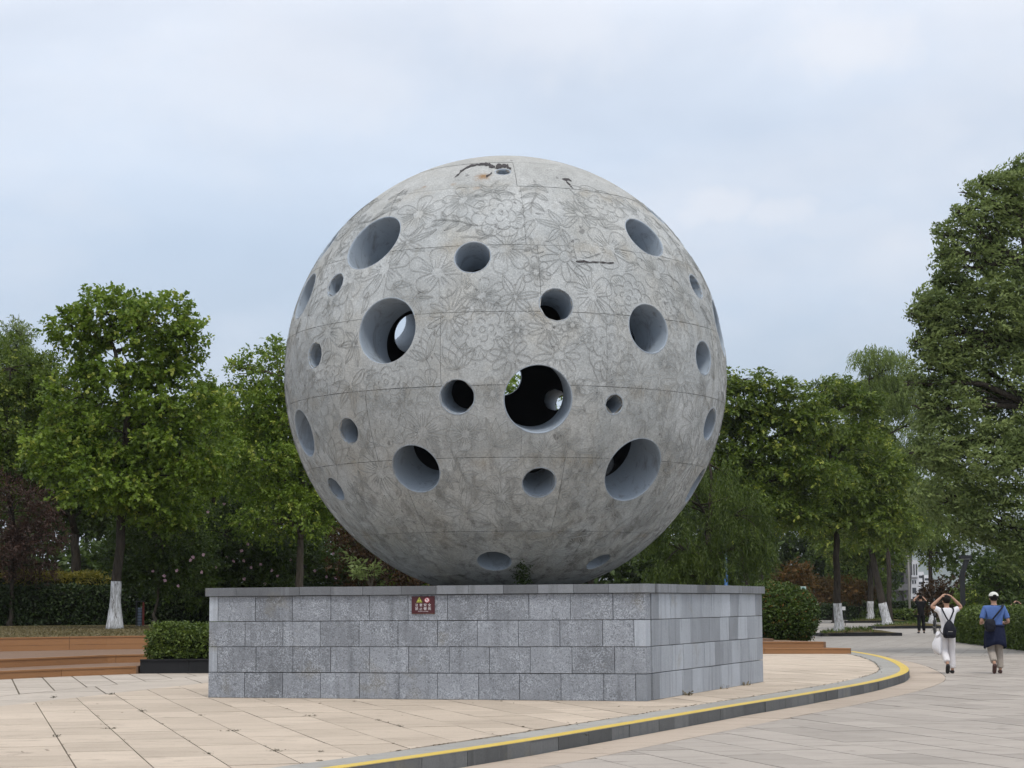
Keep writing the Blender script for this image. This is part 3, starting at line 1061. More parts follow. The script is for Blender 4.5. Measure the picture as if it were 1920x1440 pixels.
# at the outline, and on the far side
def hole_vec(x, up, c, am):
    e = R_(6.6)
    holes.append((Vector((x, c * math.cos(e) - up * math.sin(e), c * math.sin(e) + up * math.cos(e))).normalized(), math.asin(am / SPH_R)))
hole_vec(-0.79, 0.592, -0.17, 0.28); hole_vec(0.68, 0.725, -0.16, 0.21); hole_vec(0.965, 0.21, -0.17, 0.50); hole_vec(-1.0, 0.018, -0.135, 0.17)
hole_dir(-0.580, 0.272, 1, 0.385); hole_dir(-0.02, 0.0, 1, 0.37); hole_dir(0.30, -0.145, 1, 0.215)
for (x, up, am) in ((-0.30, 0.62, 0.32), (0.40, 0.60, 0.4), (0.42, 0.22, 0.25), (-0.20, -0.62, 0.42), (-0.82, -0.05, 0.3), (0.76, -0.22, 0.36), (0.32, -0.72, 0.3), (-0.52, -0.22, 0.26), (0.03, 0.86, 0.3), (0.80, 0.3, 0.3), (-0.66, -0.55, 0.34), (0.58, -0.55, 0.26), (0.1, 0.42, 0.22)):
    hole_dir(x, up, 1, am)
COSH = np.array([math.cos(a) for _, a in holes])
AXH = np.array([tuple(v) for v, _ in holes])

sph = empty('stone_sphere', (SPH_C.x, SPH_C.y, PED_TOP))
tag(sph, 'huge hollow grey stone sphere pierced by round holes and carved with flowers', 'sculpture')
SPH_OFF = Vector((0, 0, SPH_C.z - PED_TOP))
def put(o):
    o.parent = sph
    o.location = SPH_OFF
    return o
def ll(lat, lon, r):
    return Vector((r * math.cos(lat) * math.sin(lon), -r * math.cos(lat) * math.cos(lon), r * math.sin(lat)))   # lon 0 faces the camera
def cut_holes(bm, r):
    """cut the circular mouths into a piece of spherical surface of radius r"""
    for (ax, al) in holes:
        am = math.sin(al) * SPH_R
        al2 = math.asin(min(0.99, am / r))
        near = math.cos(min(PI, al2 + R_(4.0)))
        fs_ = [f for f in bm.faces if f.calc_center_median().normalized().dot(ax) > near]
        if not fs_: continue
        geom = set(fs_)
        for f in fs_:
            geom.update(f.edges); geom.update(f.verts)
        c_ = ax * (r * math.cos(al2))
        bmesh.ops.bisect_plane(bm, geom=list(geom), dist=1e-5, plane_co=c_, plane_no=ax)
        kill = [f for f in bm.faces if f.calc_center_median().dot(ax) > r * math.cos(al2) * 0.9999 and f.calc_center_median().normalized().dot(ax) > math.cos(al2) and (f.calc_center_median() - c_).dot(ax) > 0]
        if kill: bmesh.ops.delete(bm, geom=kill, context='FACES')
def grid_bm(lat0, lat1, lon0, lon1, r, res):
    bm = bmesh.new()
    nl = max(1, int(math.ceil((lat1 - lat0) / res)))
    cmid = 1.0 if lat0 < 0 < lat1 else max(math.cos(lat0), math.cos(lat1), 0.05)
    no = max(3, int(math.ceil((lon1 - lon0) * cmid / res)))
    g = [[bm.verts.new(ll(lat0 + (lat1 - lat0) * i / nl, lon0 + (lon1 - lon0) * j / no, r)) for j in range(no + 1)] for i in range(nl + 1)]
    for i in range(nl):
        for j in range(no):
            try: bm.faces.new((g[i][j], g[i][j + 1], g[i + 1][j + 1], g[i + 1][j]))
            except ValueError: pass
    bmesh.ops.remove_doubles(bm, verts=bm.verts[:], dist=1e-5)
    return bm
def skirt(bm, depth):
    ed = [e for e in bm.edges if e.is_boundary]
    r = bmesh.ops.extrude_edge_only(bm, edges=ed)
    for v in [g for g in r['geom'] if isinstance(g, bmesh.types.BMVert)]:
        v.co *= 1 - depth / SPH_R
    return bm
def bm_link(bm, name, m, smooth=True):
    me = bpy.data.meshes.new(name)
    bm.to_mesh(me)
    bm.free()
    me.materials.append(m)
    if smooth:
        me.polygons.foreach_set('use_smooth', np.ones(len(me.polygons), dtype=bool))
        try: me.set_sharp_from_angle(angle=R_(40))
        except Exception: pass
    return put(link(name, me, None))
LATS = [R_(x) for x in (-90, -64.5, -46.7, -25.8, -8.5, 8.8, 26.4, 47.6, 63.2, 90)]
rp = random.Random(5)
RES = R_(1.5)
for bi in range(len(LATS) - 1):
    l0, l1 = LATS[bi], LATS[bi + 1]
    npan = [3, 6, 8, 9, 9, 9, 8, 6, 3][bi]
    o0 = [0.3, 0.5, 0.35, 0.1, 0.62, 0.22, 0.13, 0.08, 0.4][bi] * 2 * PI / npan
    gl = 0.0045 / SPH_R
    for k in range(npan):
        a, b_ = o0 + 2 * PI * k / npan, o0 + 2 * PI * (k + 1) / npan
        cm = math.cos((l0 + l1) / 2)
        go = 0.003 / SPH_R / cm
        rr = SPH_R + rp.uniform(-0.003, 0.004)
        bm = grid_bm(l0 + (gl if bi else 0), l1 - (gl if bi < 8 else 0), a + go, b_ - go, rr, RES)
        cut_holes(bm, rr)
        if not bm.faces:
            bm.free(); continue
        skirt(bm, 0.05)
        bm_link(bm, 'stone_panel', M['sphere'])
bm = grid_bm(-PI / 2, PI / 2, 0, 2 * PI, SPH_R - 0.016, R_(2.5)); cut_holes(bm, SPH_R - 0.016); bm_link(bm, 'mortar_bed', M['joint'])
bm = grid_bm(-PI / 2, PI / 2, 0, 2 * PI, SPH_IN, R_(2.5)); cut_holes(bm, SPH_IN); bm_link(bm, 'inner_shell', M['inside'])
for hi, (ax, al) in enumerate(holes):
    am = math.sin(al) * SPH_R
    e1 = ax.orthogonal().normalized(); e2 = ax.cross(e1)
    n = 56 if am > 0.25 else 36
    b = MB()
    top = SPH_R * math.cos(al)
    # rounded arris, then the straight bore
    prof = [(am + 0.012, top - 0.01), (am + 0.004, top + 0.003), (am - 0.008, top - 0.004), (am - 0.012, top - 0.03)]
    nb = math.sqrt(SPH_IN ** 2 - am ** 2) - 0.02
    for q in range(1, 9): prof.append((am - 0.012, top - 0.03 - (top - 0.03 - nb) * q / 8))
    vs, fs = [], []
    for (r, h) in prof:
        for k in range(n):
            t = 2 * PI * k / n
            vs.append((e1 * math.cos(t) + e2 * math.sin(t)) * r + ax * h)
    for i in range(len(prof) - 1):
        for k in range(n):
            k2 = (k + 1) % n
            fs.append((i * n + k, (i + 1) * n + k, (i + 1) * n + k2, i * n + k2))
    b.add(vs, fs)
    o = put(b.build('hole_lining', M['lining'], None, True))

# repair patch and sealant
def patch_px(name, pts, r, m, depth=0.03):
    P = [sph_hit(x, y, SPH_R).normalized() for x, y in pts]
    c_ = sum(P, Vector()).normalized()
    vs = [p * r for p in P] + [p * (r - depth) for p in P] + [c_ * r]
    n = len(P)
    fs = [(i, (i + 1) % n, 2 * n) for i in range(n)] + [(n + i, n + (i + 1) % n, (i + 1) % n, i) for i in range(n)]
    return put(link(name, mesh(name, vs, fs), m))
patch_px('repair_patch', [(1082, 489), (1150, 492), (1151, 464), (1150, 458), (1110, 456), (1075, 457), (1077, 472)], SPH_R + 0.012, M['sphere'])
def sealant(pts, widths, r=SPH_R + 0.008):
    rq = random.Random(len(pts))
    if len(pts) > 4:
        P2, W2 = [], []
        for i in range(len(pts) - 1):
            for t in (0, 0.33, 0.66):
                P2.append((pts[i][0] + (pts[i + 1][0] - pts[i][0]) * t, pts[i][1] + (pts[i + 1][1] - pts[i][1]) * t + rq.uniform(-0.8, 0.8)))
                W2.append(max(0.3, (widths[i] + (widths[i + 1] - widths[i]) * t) * rq.uniform(0.35, 1.35)))
        pts, widths = P2 + [pts[-1]], W2 + [widths[-1]]
    b = MB(); vs, fs = [], []
    for i, ((x, y), w_) in enumerate(zip(pts, widths)):
        vs += [sph_hit(x + rq.uniform(-1, 1), y - w_ / 2 - rq.uniform(0, 1), SPH_R).normalized() * r, sph_hit(x + rq.uniform(-1, 1), y + w_ / 2 + rq.uniform(0, 1), SPH_R).normalized() * r]
    for i in range(len(pts) - 1): fs.append((2 * i, 2 * i + 1, 2 * i + 3, 2 * i + 2))
    put(b.add(vs, fs).build('sealant_smear', M['bitumen']))
sealant([(853, 332), (860, 327), (866, 320), (876, 314), (888, 310), (898, 309), (908, 308), (916, 309), (922, 312), (928, 313)], [2, 2.5, 3, 3, 2.5, 2, 4, 7, 8, 3])
sealant([(930, 313), (936, 312), (944, 311), (952, 313), (958, 317)], [4, 8, 8, 6, 2])
sealant([(912, 331), (918, 328), (922, 324)], [3, 2, 1])
sealant([(1080, 490), (1095, 491), (1112, 492), (1130, 493), (1150, 494)], [1, 2, 2.2, 1.2, 0.6], SPH_R + 0.014)
sealant([(1054, 336), (1060, 337), (1066, 337), (1072, 340)], [1, 4, 3, 1])
sealant([(1062, 341), (1068, 346), (1076, 356)], [2, 2, 0.5])
# ------------------------------------------------------------------ flowers carved in line into the sphere
rc = random.Random(12)
def arc(cx, cy, r, a0, a1, n=12, sq=1.0):
    return [(cx + r * math.cos(a0 + (a1 - a0) * i / n), cy + r * sq * math.sin(a0 + (a1 - a0) * i / n)) for i in range(n + 1)]
def petal(ang, r0, r1, wd, n=14, point=0.0):
    out = []
    for i in range(n + 1):
        t = i / n
        s_ = math.sin(PI * t)
        rad = r0 + (r1 - r0) * (math.sin(PI * t) ** (0.75 if not point else 1.0))
        # walk out on one side, back on the other
        side = math.cos(PI * t)
        w_ = wd * (side * (0.25 + 0.75 * s_)) if not point else wd * side * (0.35 + 0.65 * s_)
        x, y = rad, w_
        out.append((x * math.cos(ang) - y * math.sin(ang), x * math.sin(ang) + y * math.cos(ang)))
    return out
def leaf_line(x0, y0, ang, L, wd, veins=3, bend=0.2):
    o = []
    def P(t, s_):
        a = bend * t * t
        x = L * t; y = s_ * wd * math.sin(PI * min(1, t ** 0.8)) + L * a
        return (x0 + x * math.cos(ang) - y * math.sin(ang), y0 + x * math.sin(ang) + y * math.cos(ang))
    o.append([P(i / 12, 1) for i in range(13)])
    o.append([P(i / 12, -1) for i in range(13)])
    o.append([P(i / 8 * 0.85, 0) for i in range(9)])
    for k in range(veins):
        t = 0.25 + 0.5 * k / max(1, veins)
        o.append([P(t, 0), P(t + 0.13, 0.7)]); o.append([P(t, 0), P(t + 0.13, -0.7)])
    return o
def motif(kind, r):
    L = []
    if kind == 'five':
        n = rc.choice([5, 5, 6])
        for k in range(n):
            a = 2 * PI * k / n + 0.3
            L.append(petal(a, 0.16 * r, r, 0.55 * r * 5 / n))
            for q in (-0.22, 0, 0.22):
                L.append([((0.18 + 0.1 * abs(q)) * r * math.cos(a + q), 0.18 * r * math.sin(a + q)), (rc.uniform(0.5, 0.7) * r * math.cos(a + q * 0.9), 0.6 * r * math.sin(a + q * 0.9))])
    elif kind == 'daisy':
        n = rc.choice([9, 10, 12])
        L.append(arc(0, 0, 0.22 * r, 0, 2 * PI, 16))
        for k in range(n):
            L.append(petal(2 * PI * k / n, 0.24 * r, r * rc.uniform(0.85, 1.05), 0.2 * r * 10 / n, 12, 1))
    elif kind == 'peony':
        for (rr, n) in ((1.0, 8), (0.66, 6), (0.36, 4)):
            off = rc.uniform(0, 1)
            for k in range(n):
                a = 2 * PI * (k + off) / n
                cx, cy = rr * 0.7 * r * math.cos(a), rr * 0.7 * r * math.sin(a)
                L.append(arc(cx, cy, rr * r * 0.36, a - 1.75, a + 1.75, 12))
                if rr == 1.0 and k % 2 == 0:
                    for q in range(4):
                        b_ = a + (q - 1.5) * 0.11
                        L.append([(0.72 * r * math.cos(b_), 0.72 * r * math.sin(b_)), (0.92 * r * math.cos(b_), 0.92 * r * math.sin(b_))])
        L.append(arc(0, 0, 0.1 * r, 0, 2 * PI, 10))
    elif kind == 'lily':
        for k in range(rc.choice([5, 6])):
            a = k * 1.1
            for l in leaf_line(0.08 * r * math.cos(a), 0.08 * r * math.sin(a), a, r * rc.uniform(0.85, 1.05), 0.17 * r, 0, rc.uniform(-0.25, 0.25)): L.append(l)
    elif kind == 'tulip':
        for a, w_ in ((PI / 2, 0.28), (PI / 2 + 0.42, 0.22), (PI / 2 - 0.42, 0.22), (PI / 2 + 0.8, 0.16), (PI / 2 - 0.8, 0.16)):
            L += leaf_line(0, -0.35 * r, a, 1.15 * r, w_ * r, 0, 0)[:2]
        L.append([(0, -0.35 * r), (0.05 * r, -0.65 * r), (-0.02 * r, -1.0 * r)])
    elif kind == 'spray':
        cv = rc.uniform(-0.5, 0.5)
        st = [(-r + 2 * r * t, cv * r * (4 * t * (1 - t)) - 0.2 * r) for t in [i / 14 for i in range(15)]]
        L.append(st); L.append([(x, y - 0.04 * r) for x, y in st])
        for k in range(2, 14, 4):
            x, y = st[k]
            for sgn in (1, -1):
                L += leaf_line(x, y, sgn * rc.uniform(0.6, 1.0), rc.uniform(0.45, 0.7) * r, 0.12 * r, 0, sgn * 0.12)
    elif kind == 'petals':
        for k in range(3):
            L += leaf_line(-0.6 * r, 0, (k - 1) * 0.7, rc.uniform(1.2, 1.6) * r, 0.22 * r, 0, rc.uniform(-0.3, 0.3))
    elif kind == 'leaf':
        L += leaf_line(-r, 0, 0, 2 * r, 0.36 * r, 1, rc.uniform(-0.15, 0.15))
    elif kind == 'tendril':
        for o_ in (0, 0.1):
            L.append([(-r + 2 * r * t, (0.45 * math.sin(t * 5) + o_) * r) for t in [i / 22 for i in range(23)]])
        L += leaf_line(0.1 * r, 0.3 * r, 0.9, 0.7 * r, 0.17 * r, 0, 0.2)
        L += leaf_line(-0.3 * r, 0.2 * r, -1.1, 0.7 * r, 0.17 * r, 0, -0.2)
    # the mason's hand
    ph = [rc.uniform(0, 6.3) for _ in range(4)]
    k_ = 2.2 / r
    return [[(x + 0.11 * r * math.sin(k_ * y + ph[0]) + 0.02 * r * math.sin(3 * k_ * y + ph[1]), y + 0.11 * r * math.sin(k_ * x + ph[2]) + 0.02 * r * math.sin(3 * k_ * x + ph[3])) for x, y in l] for l in L]
placed = []
sizes = [0.44] * 60 + [0.37] * 90 + [0.30] * 120 + [0.23] * 110 + [0.17] * 60
names = {'five': 'carved_flower', 'daisy': 'carved_flower', 'peony': 'carved_flower', 'lily': 'carved_flower', 'tulip': 'carved_flower', 'spray': 'carved_leaf_spray', 'leaf': 'carved_leaf', 'petals': 'carved_petals', 'tendril': 'carved_tendril'}
for r in sizes:
    for attempt in range(45):
        lat = math.asin(rc.uniform(math.sin(R_(-60)), math.sin(R_(46))))
        lon = rc.uniform(R_(-105), R_(105))
        d = ll(lat, lon, 1.0)
        dd = AXH @ np.array(tuple(d))
        if (dd > np.cos(np.arccos(COSH) + 0.45 * r / SPH_R)).any(): continue
        if any(d.dot(p) > math.cos(0.78 * (r + q) / SPH_R) for p, q in placed): continue
        placed.append((d, r))
        break
extra_v, extra_f = [], []
for mi, (d, r) in enumerate(placed):
    kind = rc.choice(['five', 'five', 'peony', 'peony', 'daisy', 'lily', 'spray', 'tulip'] if r > 0.28 else ['lily', 'leaf', 'tendril', 'leaf', 'five', 'petals', 'petals'])
    e1 = Vector((0, 0, 1)).cross(d).normalized(); e2 = d.cross(e1)
    rot = rc.uniform(-0.7, 0.7) if kind in ('tulip',) else rc.uniform(0, 2 * PI)
    vs, fs = [], []
    RG = SPH_R + 0.0062
    for l in motif(kind, r * 1.08):
        wd = rc.uniform(0.0036, 0.0054)
        prev = None
        for i, (x, y) in enumerate(l):
            x2, y2 = l[min(i + 1, len(l) - 1)]; x1, y1 = l[max(i - 1, 0)]
            tx, ty = x2 - x1, y2 - y1
            m_ = math.hypot(tx, ty) or 1
            nx, ny = -ty / m_, tx / m_
            taper = wd * (0.5 if i in (0, len(l) - 1) else 1.0)
            pp = []
            for sg in (1, 0, -1):
                X, Y = x + nx * taper * sg, y + ny * taper * sg
                X, Y = X * math.cos(rot) - Y * math.sin(rot), X * math.sin(rot) + Y * math.cos(rot)
                rho = math.hypot(X, Y) / SPH_R
                u = (e1 * X + e2 * Y)
                u = u.normalized() if u.length > 1e-9 else e1
                pp.append(d * math.cos(rho) + u * math.sin(rho))
            c_ = np.array(tuple(pp[1]))
            if ((AXH @ c_) > np.cos(np.arccos(COSH) + 0.018 / SPH_R)).any():
                prev = None
                continue
            k0 = len(vs)
            vs += [pp[0] * (RG + 0.004), pp[1] * RG, pp[2] * (RG + 0.004)]
            if prev is not None: fs += [(prev, prev + 1, k0 + 1, k0), (prev + 1, prev + 2, k0 + 2, k0 + 1)]
            prev = k0
    if fs and mi < 296:
        put(link(names[kind], mesh('carving', vs, fs), M['groove']))
    elif fs:
        k0 = len(extra_v)
        extra_v += vs; extra_f += [tuple(i + k0 for i in f) for f in fs]
if extra_f:
    tag(put(link('carved_lines', mesh('carving', extra_v, extra_f), M['groove'])), kind='stuff')

# ------------------------------------------------------------------ foliage
UPV = np.array([0, 0, 1.0])
def nrm(a): return a / np.maximum(np.linalg.norm(a, axis=-1, keepdims=True), 1e-9)
def spray_quads(P, D, rg, L=8, slen=0.35, ll_=0.13, lw=0.07, spread=0.9, droop=0.15, jit=0.35, upn=0.9):
    """twigs at P along D, each with L leaves set to either side; returns (n,4,3)"""
    S = len(P)
    side = nrm(np.cross(D, rg.normal(size=(S, 3))))
    out = []
    sl = slen * rg.uniform(0.6, 1.3, (S, 1))
    for j in range(L):
        t = (j + 0.6) / L
        pos = P + D * sl * t - UPV * (droop * sl * t * t) + rg.normal(size=(S, 3)) * 0.02
        sg = 1.0 if j % 2 else -1.0
        ld = nrm(D * 0.75 + side * sg * spread + rg.normal(size=(S, 3)) * jit - UPV * 0.12)
        n0 = nrm(UPV * upn + D * 0.3 + rg.normal(size=(S, 3)) * 0.55)
        wd = nrm(np.cross(ld, n0))
        n1 = np.cross(wd, ld)
        le = ll_ * rg.uniform(0.65, 1.25, (S, 1))
        we = lw * rg.uniform(0.7, 1.2, (S, 1)) * 0.5
        a = pos
        m_ = pos + ld * le * 0.45 + n1 * le * 0.06
        out.append(np.stack([a, m_ + wd * we, pos + ld * le - n1 * le * 0.08, m_ - wd * we], axis=1))
    return np.concatenate(out, axis=0)

def lobe_points(rg, c, r, n, clump=0.34, flat=0.75):
    """points and outward directions spread over clumps that fill an uneven ellipsoid"""
    c = np.array(c); r = np.array(r)
    nc = max(6, int(9 * 1.0))
    nc = max(7, int(26 * (0.34 / clump) ** 1.2))
    d = nrm(rg.normal(size=(nc, 3)))
    cc = d * rg.uniform(0.45, 1.0, (nc, 1)) ** 0.6
    cr = clump * rg.uniform(0.65, 1.3, nc)
    w_ = cr ** 2; w_ /= w_.sum()
    k = rg.choice(nc, n, p=w_)
    e = nrm(rg.normal(size=(n, 3)) + np.array([0, 0, 0.25]))
    rad = rg.uniform(0.25, 1.0, (n, 1)) ** 0.45
    p = cc[k] + e * rad * cr[k][:, None] * np.array([1, 1, flat])
    P = c + p * r
    D = nrm(e * 0.8 + cc[k] * 0.5 + rg.normal(size=(n, 3)) * 0.35)
    return P, D, c + cc * r

def limb(b, p0, p1, r0, r1, rr, sag=0.12, n=5, sides=6):
    p0, p1 = Vector(p0), Vector(p1)
    d = p1 - p0
    off = Vector((rr.uniform(-1, 1), rr.uniform(-1, 1), rr.uniform(-0.3, 1))) * d.length * sag
    pts, rad = [], []
    for i in range(n + 1):
        t = i / n
        pts.append(p0 + d * t + off * math.sin(PI * t) + Vector((rr.uniform(-1, 1), rr.uniform(-1, 1), rr.uniform(-1, 1))) * d.length * 0.025 * (0 < i < n))
        rad.append(r0 + (r1 - r0) * t)
    b.tube(pts, rad, sides)
    return pts

tree_seed = [100]
def tree(name, label, base, D, lobes, leaf, trunk_r=0.18, fork=None, dens=26, lsize=(0.13, 0.075), slen=0.34, L=8, lime=0.0,
         bark='bark', style='broad', group=None, lean=(0, 0), clump=0.34, trunk_top=None, cat='tree', stems=1, depth_k=0.95, limbs=True, droop=0.15):
    """lobes: picture-space ellipses (x, y, rx, ry) turned into round volumes at the tree's distance D (metres)"""
    tree_seed[0] += 1
    rg = np.random.default_rng(tree_seed[0]); rr = random.Random(tree_seed[0])
    base = Vector(base)
    root = empty(name, base)
    tag(root, label, cat, group)
    k = D / FPX
    quads, tints = [], []
    centers = []
    for (x, y, rx, ry) in lobes:
        dy = rr.uniform(-0.35, 0.35) * rx * k * depth_k
        c = atd(x, y, D + dy)
        c = Vector((c.x, c.y, c.z))
        r = (rx * k, rx * k * depth_k, ry * k)
        surf = 4 * PI * ((r[0] * r[1]) ** 1.6 / 3 + 2 * (r[0] * r[2]) ** 1.6 / 3) ** (1 / 1.6)
        n = int(max(30, dens * surf))
        P, Dv, cc = lobe_points(rg, tuple(c - base), r, n, clump)
        if style == 'weep':
            Dv = nrm(Dv * 0.35 + np.array([0, 0, -1.0]) + rg.normal(size=Dv.shape) * 0.18)
            q = spray_quads(P, Dv, rg, L, slen, lsize[0], lsize[1], 0.45, 0.1, 0.25, 0.3)
        elif style == 'layer':
            Dv = nrm(Dv * np.array([1, 1, 0.35]) + np.array([0, 0, -0.15]))
            q = spray_quads(P, Dv, rg, L, slen, lsize[0], lsize[1], 0.8, 0.25, 0.25, 1.6)
        elif style == 'wind':
            Dv = nrm(Dv * 0.55 + np.array([0.75, 0.1, 0.12]))
            q = spray_quads(P, Dv, rg, L, slen, lsize[0], lsize[1], 0.55, droop, 0.3, 0.6)
        else:
            q = spray_quads(P, Dv, rg, L, slen, lsize[0], lsize[1], 0.9, droop)
        quads.append(q)
        tw = np.clip(rg.normal(0.5, 0.27, n), 0, 1)
        tints.append(np.tile(tw, L) + rg.uniform(-0.2, 0.2, len(q)))
        centers.append((c - base, r, cc))
    V = np.concatenate(quads); T = np.clip(np.concatenate(tints), 0, 1)
    o = link('crown', mesh_quads('crown', V, T), M[leaf], root)
    # trunk and limbs
    b = MB()
    cz = sorted(centers, key=lambda c_: c_[0].z)
    top = max(c_[0].z for c_ in centers)
    fk = fork if fork is not None else max(0.5, 0.45 * top)
    mean = sum((c_[0] for c_ in centers), Vector()) / len(centers)
    tops = []
    for s_ in range(stems):
        sx = (s_ - (stems - 1) / 2) * 0.5 if stems > 1 else 0
        end = Vector((lean[0] + sx * fk * 0.5, lean[1] + rr.uniform(-0.2, 0.2), fk))
        pts, rad = [], []
        for i in range(9):
            t = i / 8
            pts.append(Vector((end.x * t + (rr.uniform(-1, 1) * 0.05 if 0 < i < 8 else 0), end.y * t, -0.1 + (fk + 0.1) * t)))
            fl = 1.0 + 0.75 * max(0, 1 - t * fk / 0.55) ** 2
            rad.append(trunk_r * (1 - 0.35 * t) * fl / (1 if stems == 1 else 1.3))
        b.tube(pts, rad, 10)
        tops.append(pts)
        if s_ == 0 and lime > 0:
            lb = MB()
            lp, lr = [], []
            for i in range(9):
                z = -0.08 + (lime + 0.08) * i / 8
                t = max(0, (z + 0.1) / (fk + 0.1)) * 8
                a_ = min(7, int(t)); f_ = t - a_
                lp.append(pts[a_].lerp(pts[a_ + 1], f_)); lr.append((rad[a_] * (1 - f_) + rad[a_ + 1] * f_) * 1.0 + 0.012)
            lb.tube(lp, lr, 14)
    # leader through the crown and a limb to each mass of leaves
    if limbs:
        for pts in tops:
            hi = max(centers, key=lambda c_: c_[0].z - 0.6 * abs(c_[0].x - pts[-1].x))
            lead = limb(b, pts[-1], hi[0], trunk_r * 0.62 / (1 if stems == 1 else 1.3), 0.03, rr, 0.06, 7, 8)
            pts += lead
        for (c_, r, cc) in centers:
            pool = [p for ps in tops for p in ps if p.z < c_.z + 0.2 * r[2] and p.z > 0.25 * fk] or [tops[0][-1]]
            st = min(pool, key=lambda p: (p - c_).length + 0.7 * abs(c_.z - 0.8 * r[2] - p.z))
            main = limb(b, st, c_, trunk_r * 0.34, 0.035, rr, 0.10, 5, 6)
            for q in rr.sample(range(len(cc)), min(7, len(cc))):
                limb(b, main[rr.choice([2, 3, 4, 5])], Vector(cc[q]), 0.03, 0.010, rr, 0.12, 3, 4)
    tr = b.build('trunk', M[bark], root, True)
    if lime > 0:
        lw_ = lb.build('lime_wash', M['lime'], tr, True)
        lw_['label'] = 'white lime wash on the lower trunk'
    return root

def leaf_shell(name, label, cat, root_loc, P, N, leaf, core, group=None, L=7, slen=0.12, lsize=(0.07, 0.045), seed=1, size_var=0.4):
    """clipped greenery: a twiggy core with leaves standing all over its surface"""
    rg = np.random.default_rng(seed)
    root = empty(name, root_loc)
    tag(root, label, cat, group)
    D = nrm(N + rg.normal(size=N.shape) * 0.6)
    P = P + N * rg.normal(0, 0.03, (len(P), 1)) - np.array(root_loc)
    q = spray_quads(P, D, rg, L, slen, lsize[0], lsize[1], 0.9, 0.05, 0.45, 0.5)
    t = np.clip(np.tile(rg.normal(0.5, 0.22, len(P)), L) + rg.uniform(-0.25, 0.25, len(q)), 0, 1)
    link('foliage', mesh_quads('foliage', q, t), M[leaf], root)
    o = core.build('branches', M['twig'], root)
    o.location = -Vector(root_loc)
    return root
def wobble(P, N, rg, amp, sc):
    ph = rg.uniform(0, 6, 6)
    h = np.sin(P[:, 0] * sc + ph[0]) * np.sin(P[:, 1] * sc + ph[1]) + 0.6 * np.sin(P[:, 0] * 2.3 * sc + ph[2] + P[:, 2] * 2 * sc)
    return P + N * (h * amp)[:, None]
def hedge(label, A, B, width, z0, z1, leaf, dens, seed, group=None, lsize=(0.07, 0.045), name='hedge', L=6):
    """a clipped hedge from A to B (front foot line), width to the back"""
    A, B = Vector(A), Vector(B)
    t = (B - A); Lh = t.length; t.normalize()
    n2 = Vector((-t.y, t.x))
    if n2.y < 0: n2 = -n2
    rg = np.random.default_rng(seed)
    pts, nor = [], []
    H = z1 - z0
    def add(n, f, nv):
        u = rg.uniform(0, 1, (n, 2))
        pts.append(np.array([tuple(f(a, b_)) for a, b_ in u])); nor.append(np.tile(np.array(nv), (n, 1)))
    rnd_ = 0.12
    add(int(dens * Lh * H), lambda a, b_: (A.x + t.x * Lh * a, A.y + t.y * Lh * a, z0 + 0.03 + (H - 0.05) * b_), (-n2.x, -n2.y, 0.15))
    add(int(dens * Lh * width), lambda a, b_: (A.x + t.x * Lh * a + n2.x * width * b_, A.y + t.y * Lh * a + n2.y * width * b_, z1), (0, 0, 1))
    for e, sg in ((A, -1), (B, 1)):
        add(int(dens * width * H), lambda a, b_, e=e: (e.x + n2.x * width * a, e.y + n2.y * width * a, z0 + 0.03 + (H - 0.05) * b_), (t.x * sg, t.y * sg, 0.15))
    P = np.concatenate(pts); N = np.concatenate(nor)
    # round the arrises
    ctr = (A + B) / 2 + n2 * width / 2
    over = np.clip((P[:, 2] - (z1 - rnd_)) / rnd_, 0, 1)
    edge = np.clip(1 - np.abs((P[:, 0] - A.x) * n2.x + (P[:, 1] - A.y) * n2.y) / rnd_, 0, 1)
    P[:, 2] -= rnd_ * 0.4 * edge * over
    P = wobble(P, N, rg, 0.035, 2.2)
    m_ = 0.07
    a, b_ = A + t * m_ + n2 * m_, B - t * m_ + n2 * m_
    core = MB().prism([(a.x, a.y), (b_.x, b_.y), (b_.x + n2.x * (width - 2 * m_), b_.y + n2.y * (width - 2 * m_)), (a.x + n2.x * (width - 2 * m_), a.y + n2.y * (width - 2 * m_))], z0, z1 - m_)
    return leaf_shell(name, label, 'hedge', (ctr.x, ctr.y, z0), P, N, leaf, core, group, L=L, lsize=lsize, seed=seed)
def round_shrub(label, c, r, leaf, n, seed, lsize=(0.08, 0.05), name='round_shrub', group=None, L=6, cut=-0.8, slen=0.12):
    rg = np.random.default_rng(seed)
    d = nrm(rg.normal(size=(n * 2, 3)))
    d = d[d[:, 2] > cut][:n]
    P = np.array(c) + d * np.array(r)
    N = nrm(d / np.array(r))
    P = wobble(P, N, rg, 0.05, 2.4)
    core = MB().ellipsoid(c, tuple(x * 0.93 for x in r), 20, 12)
    return leaf_shell(name, label, 'shrub', (c[0], c[1], c[2] - r[2] * 0.8), P, N, leaf, core, group, lsize=lsize, seed=seed, L=L, slen=slen)
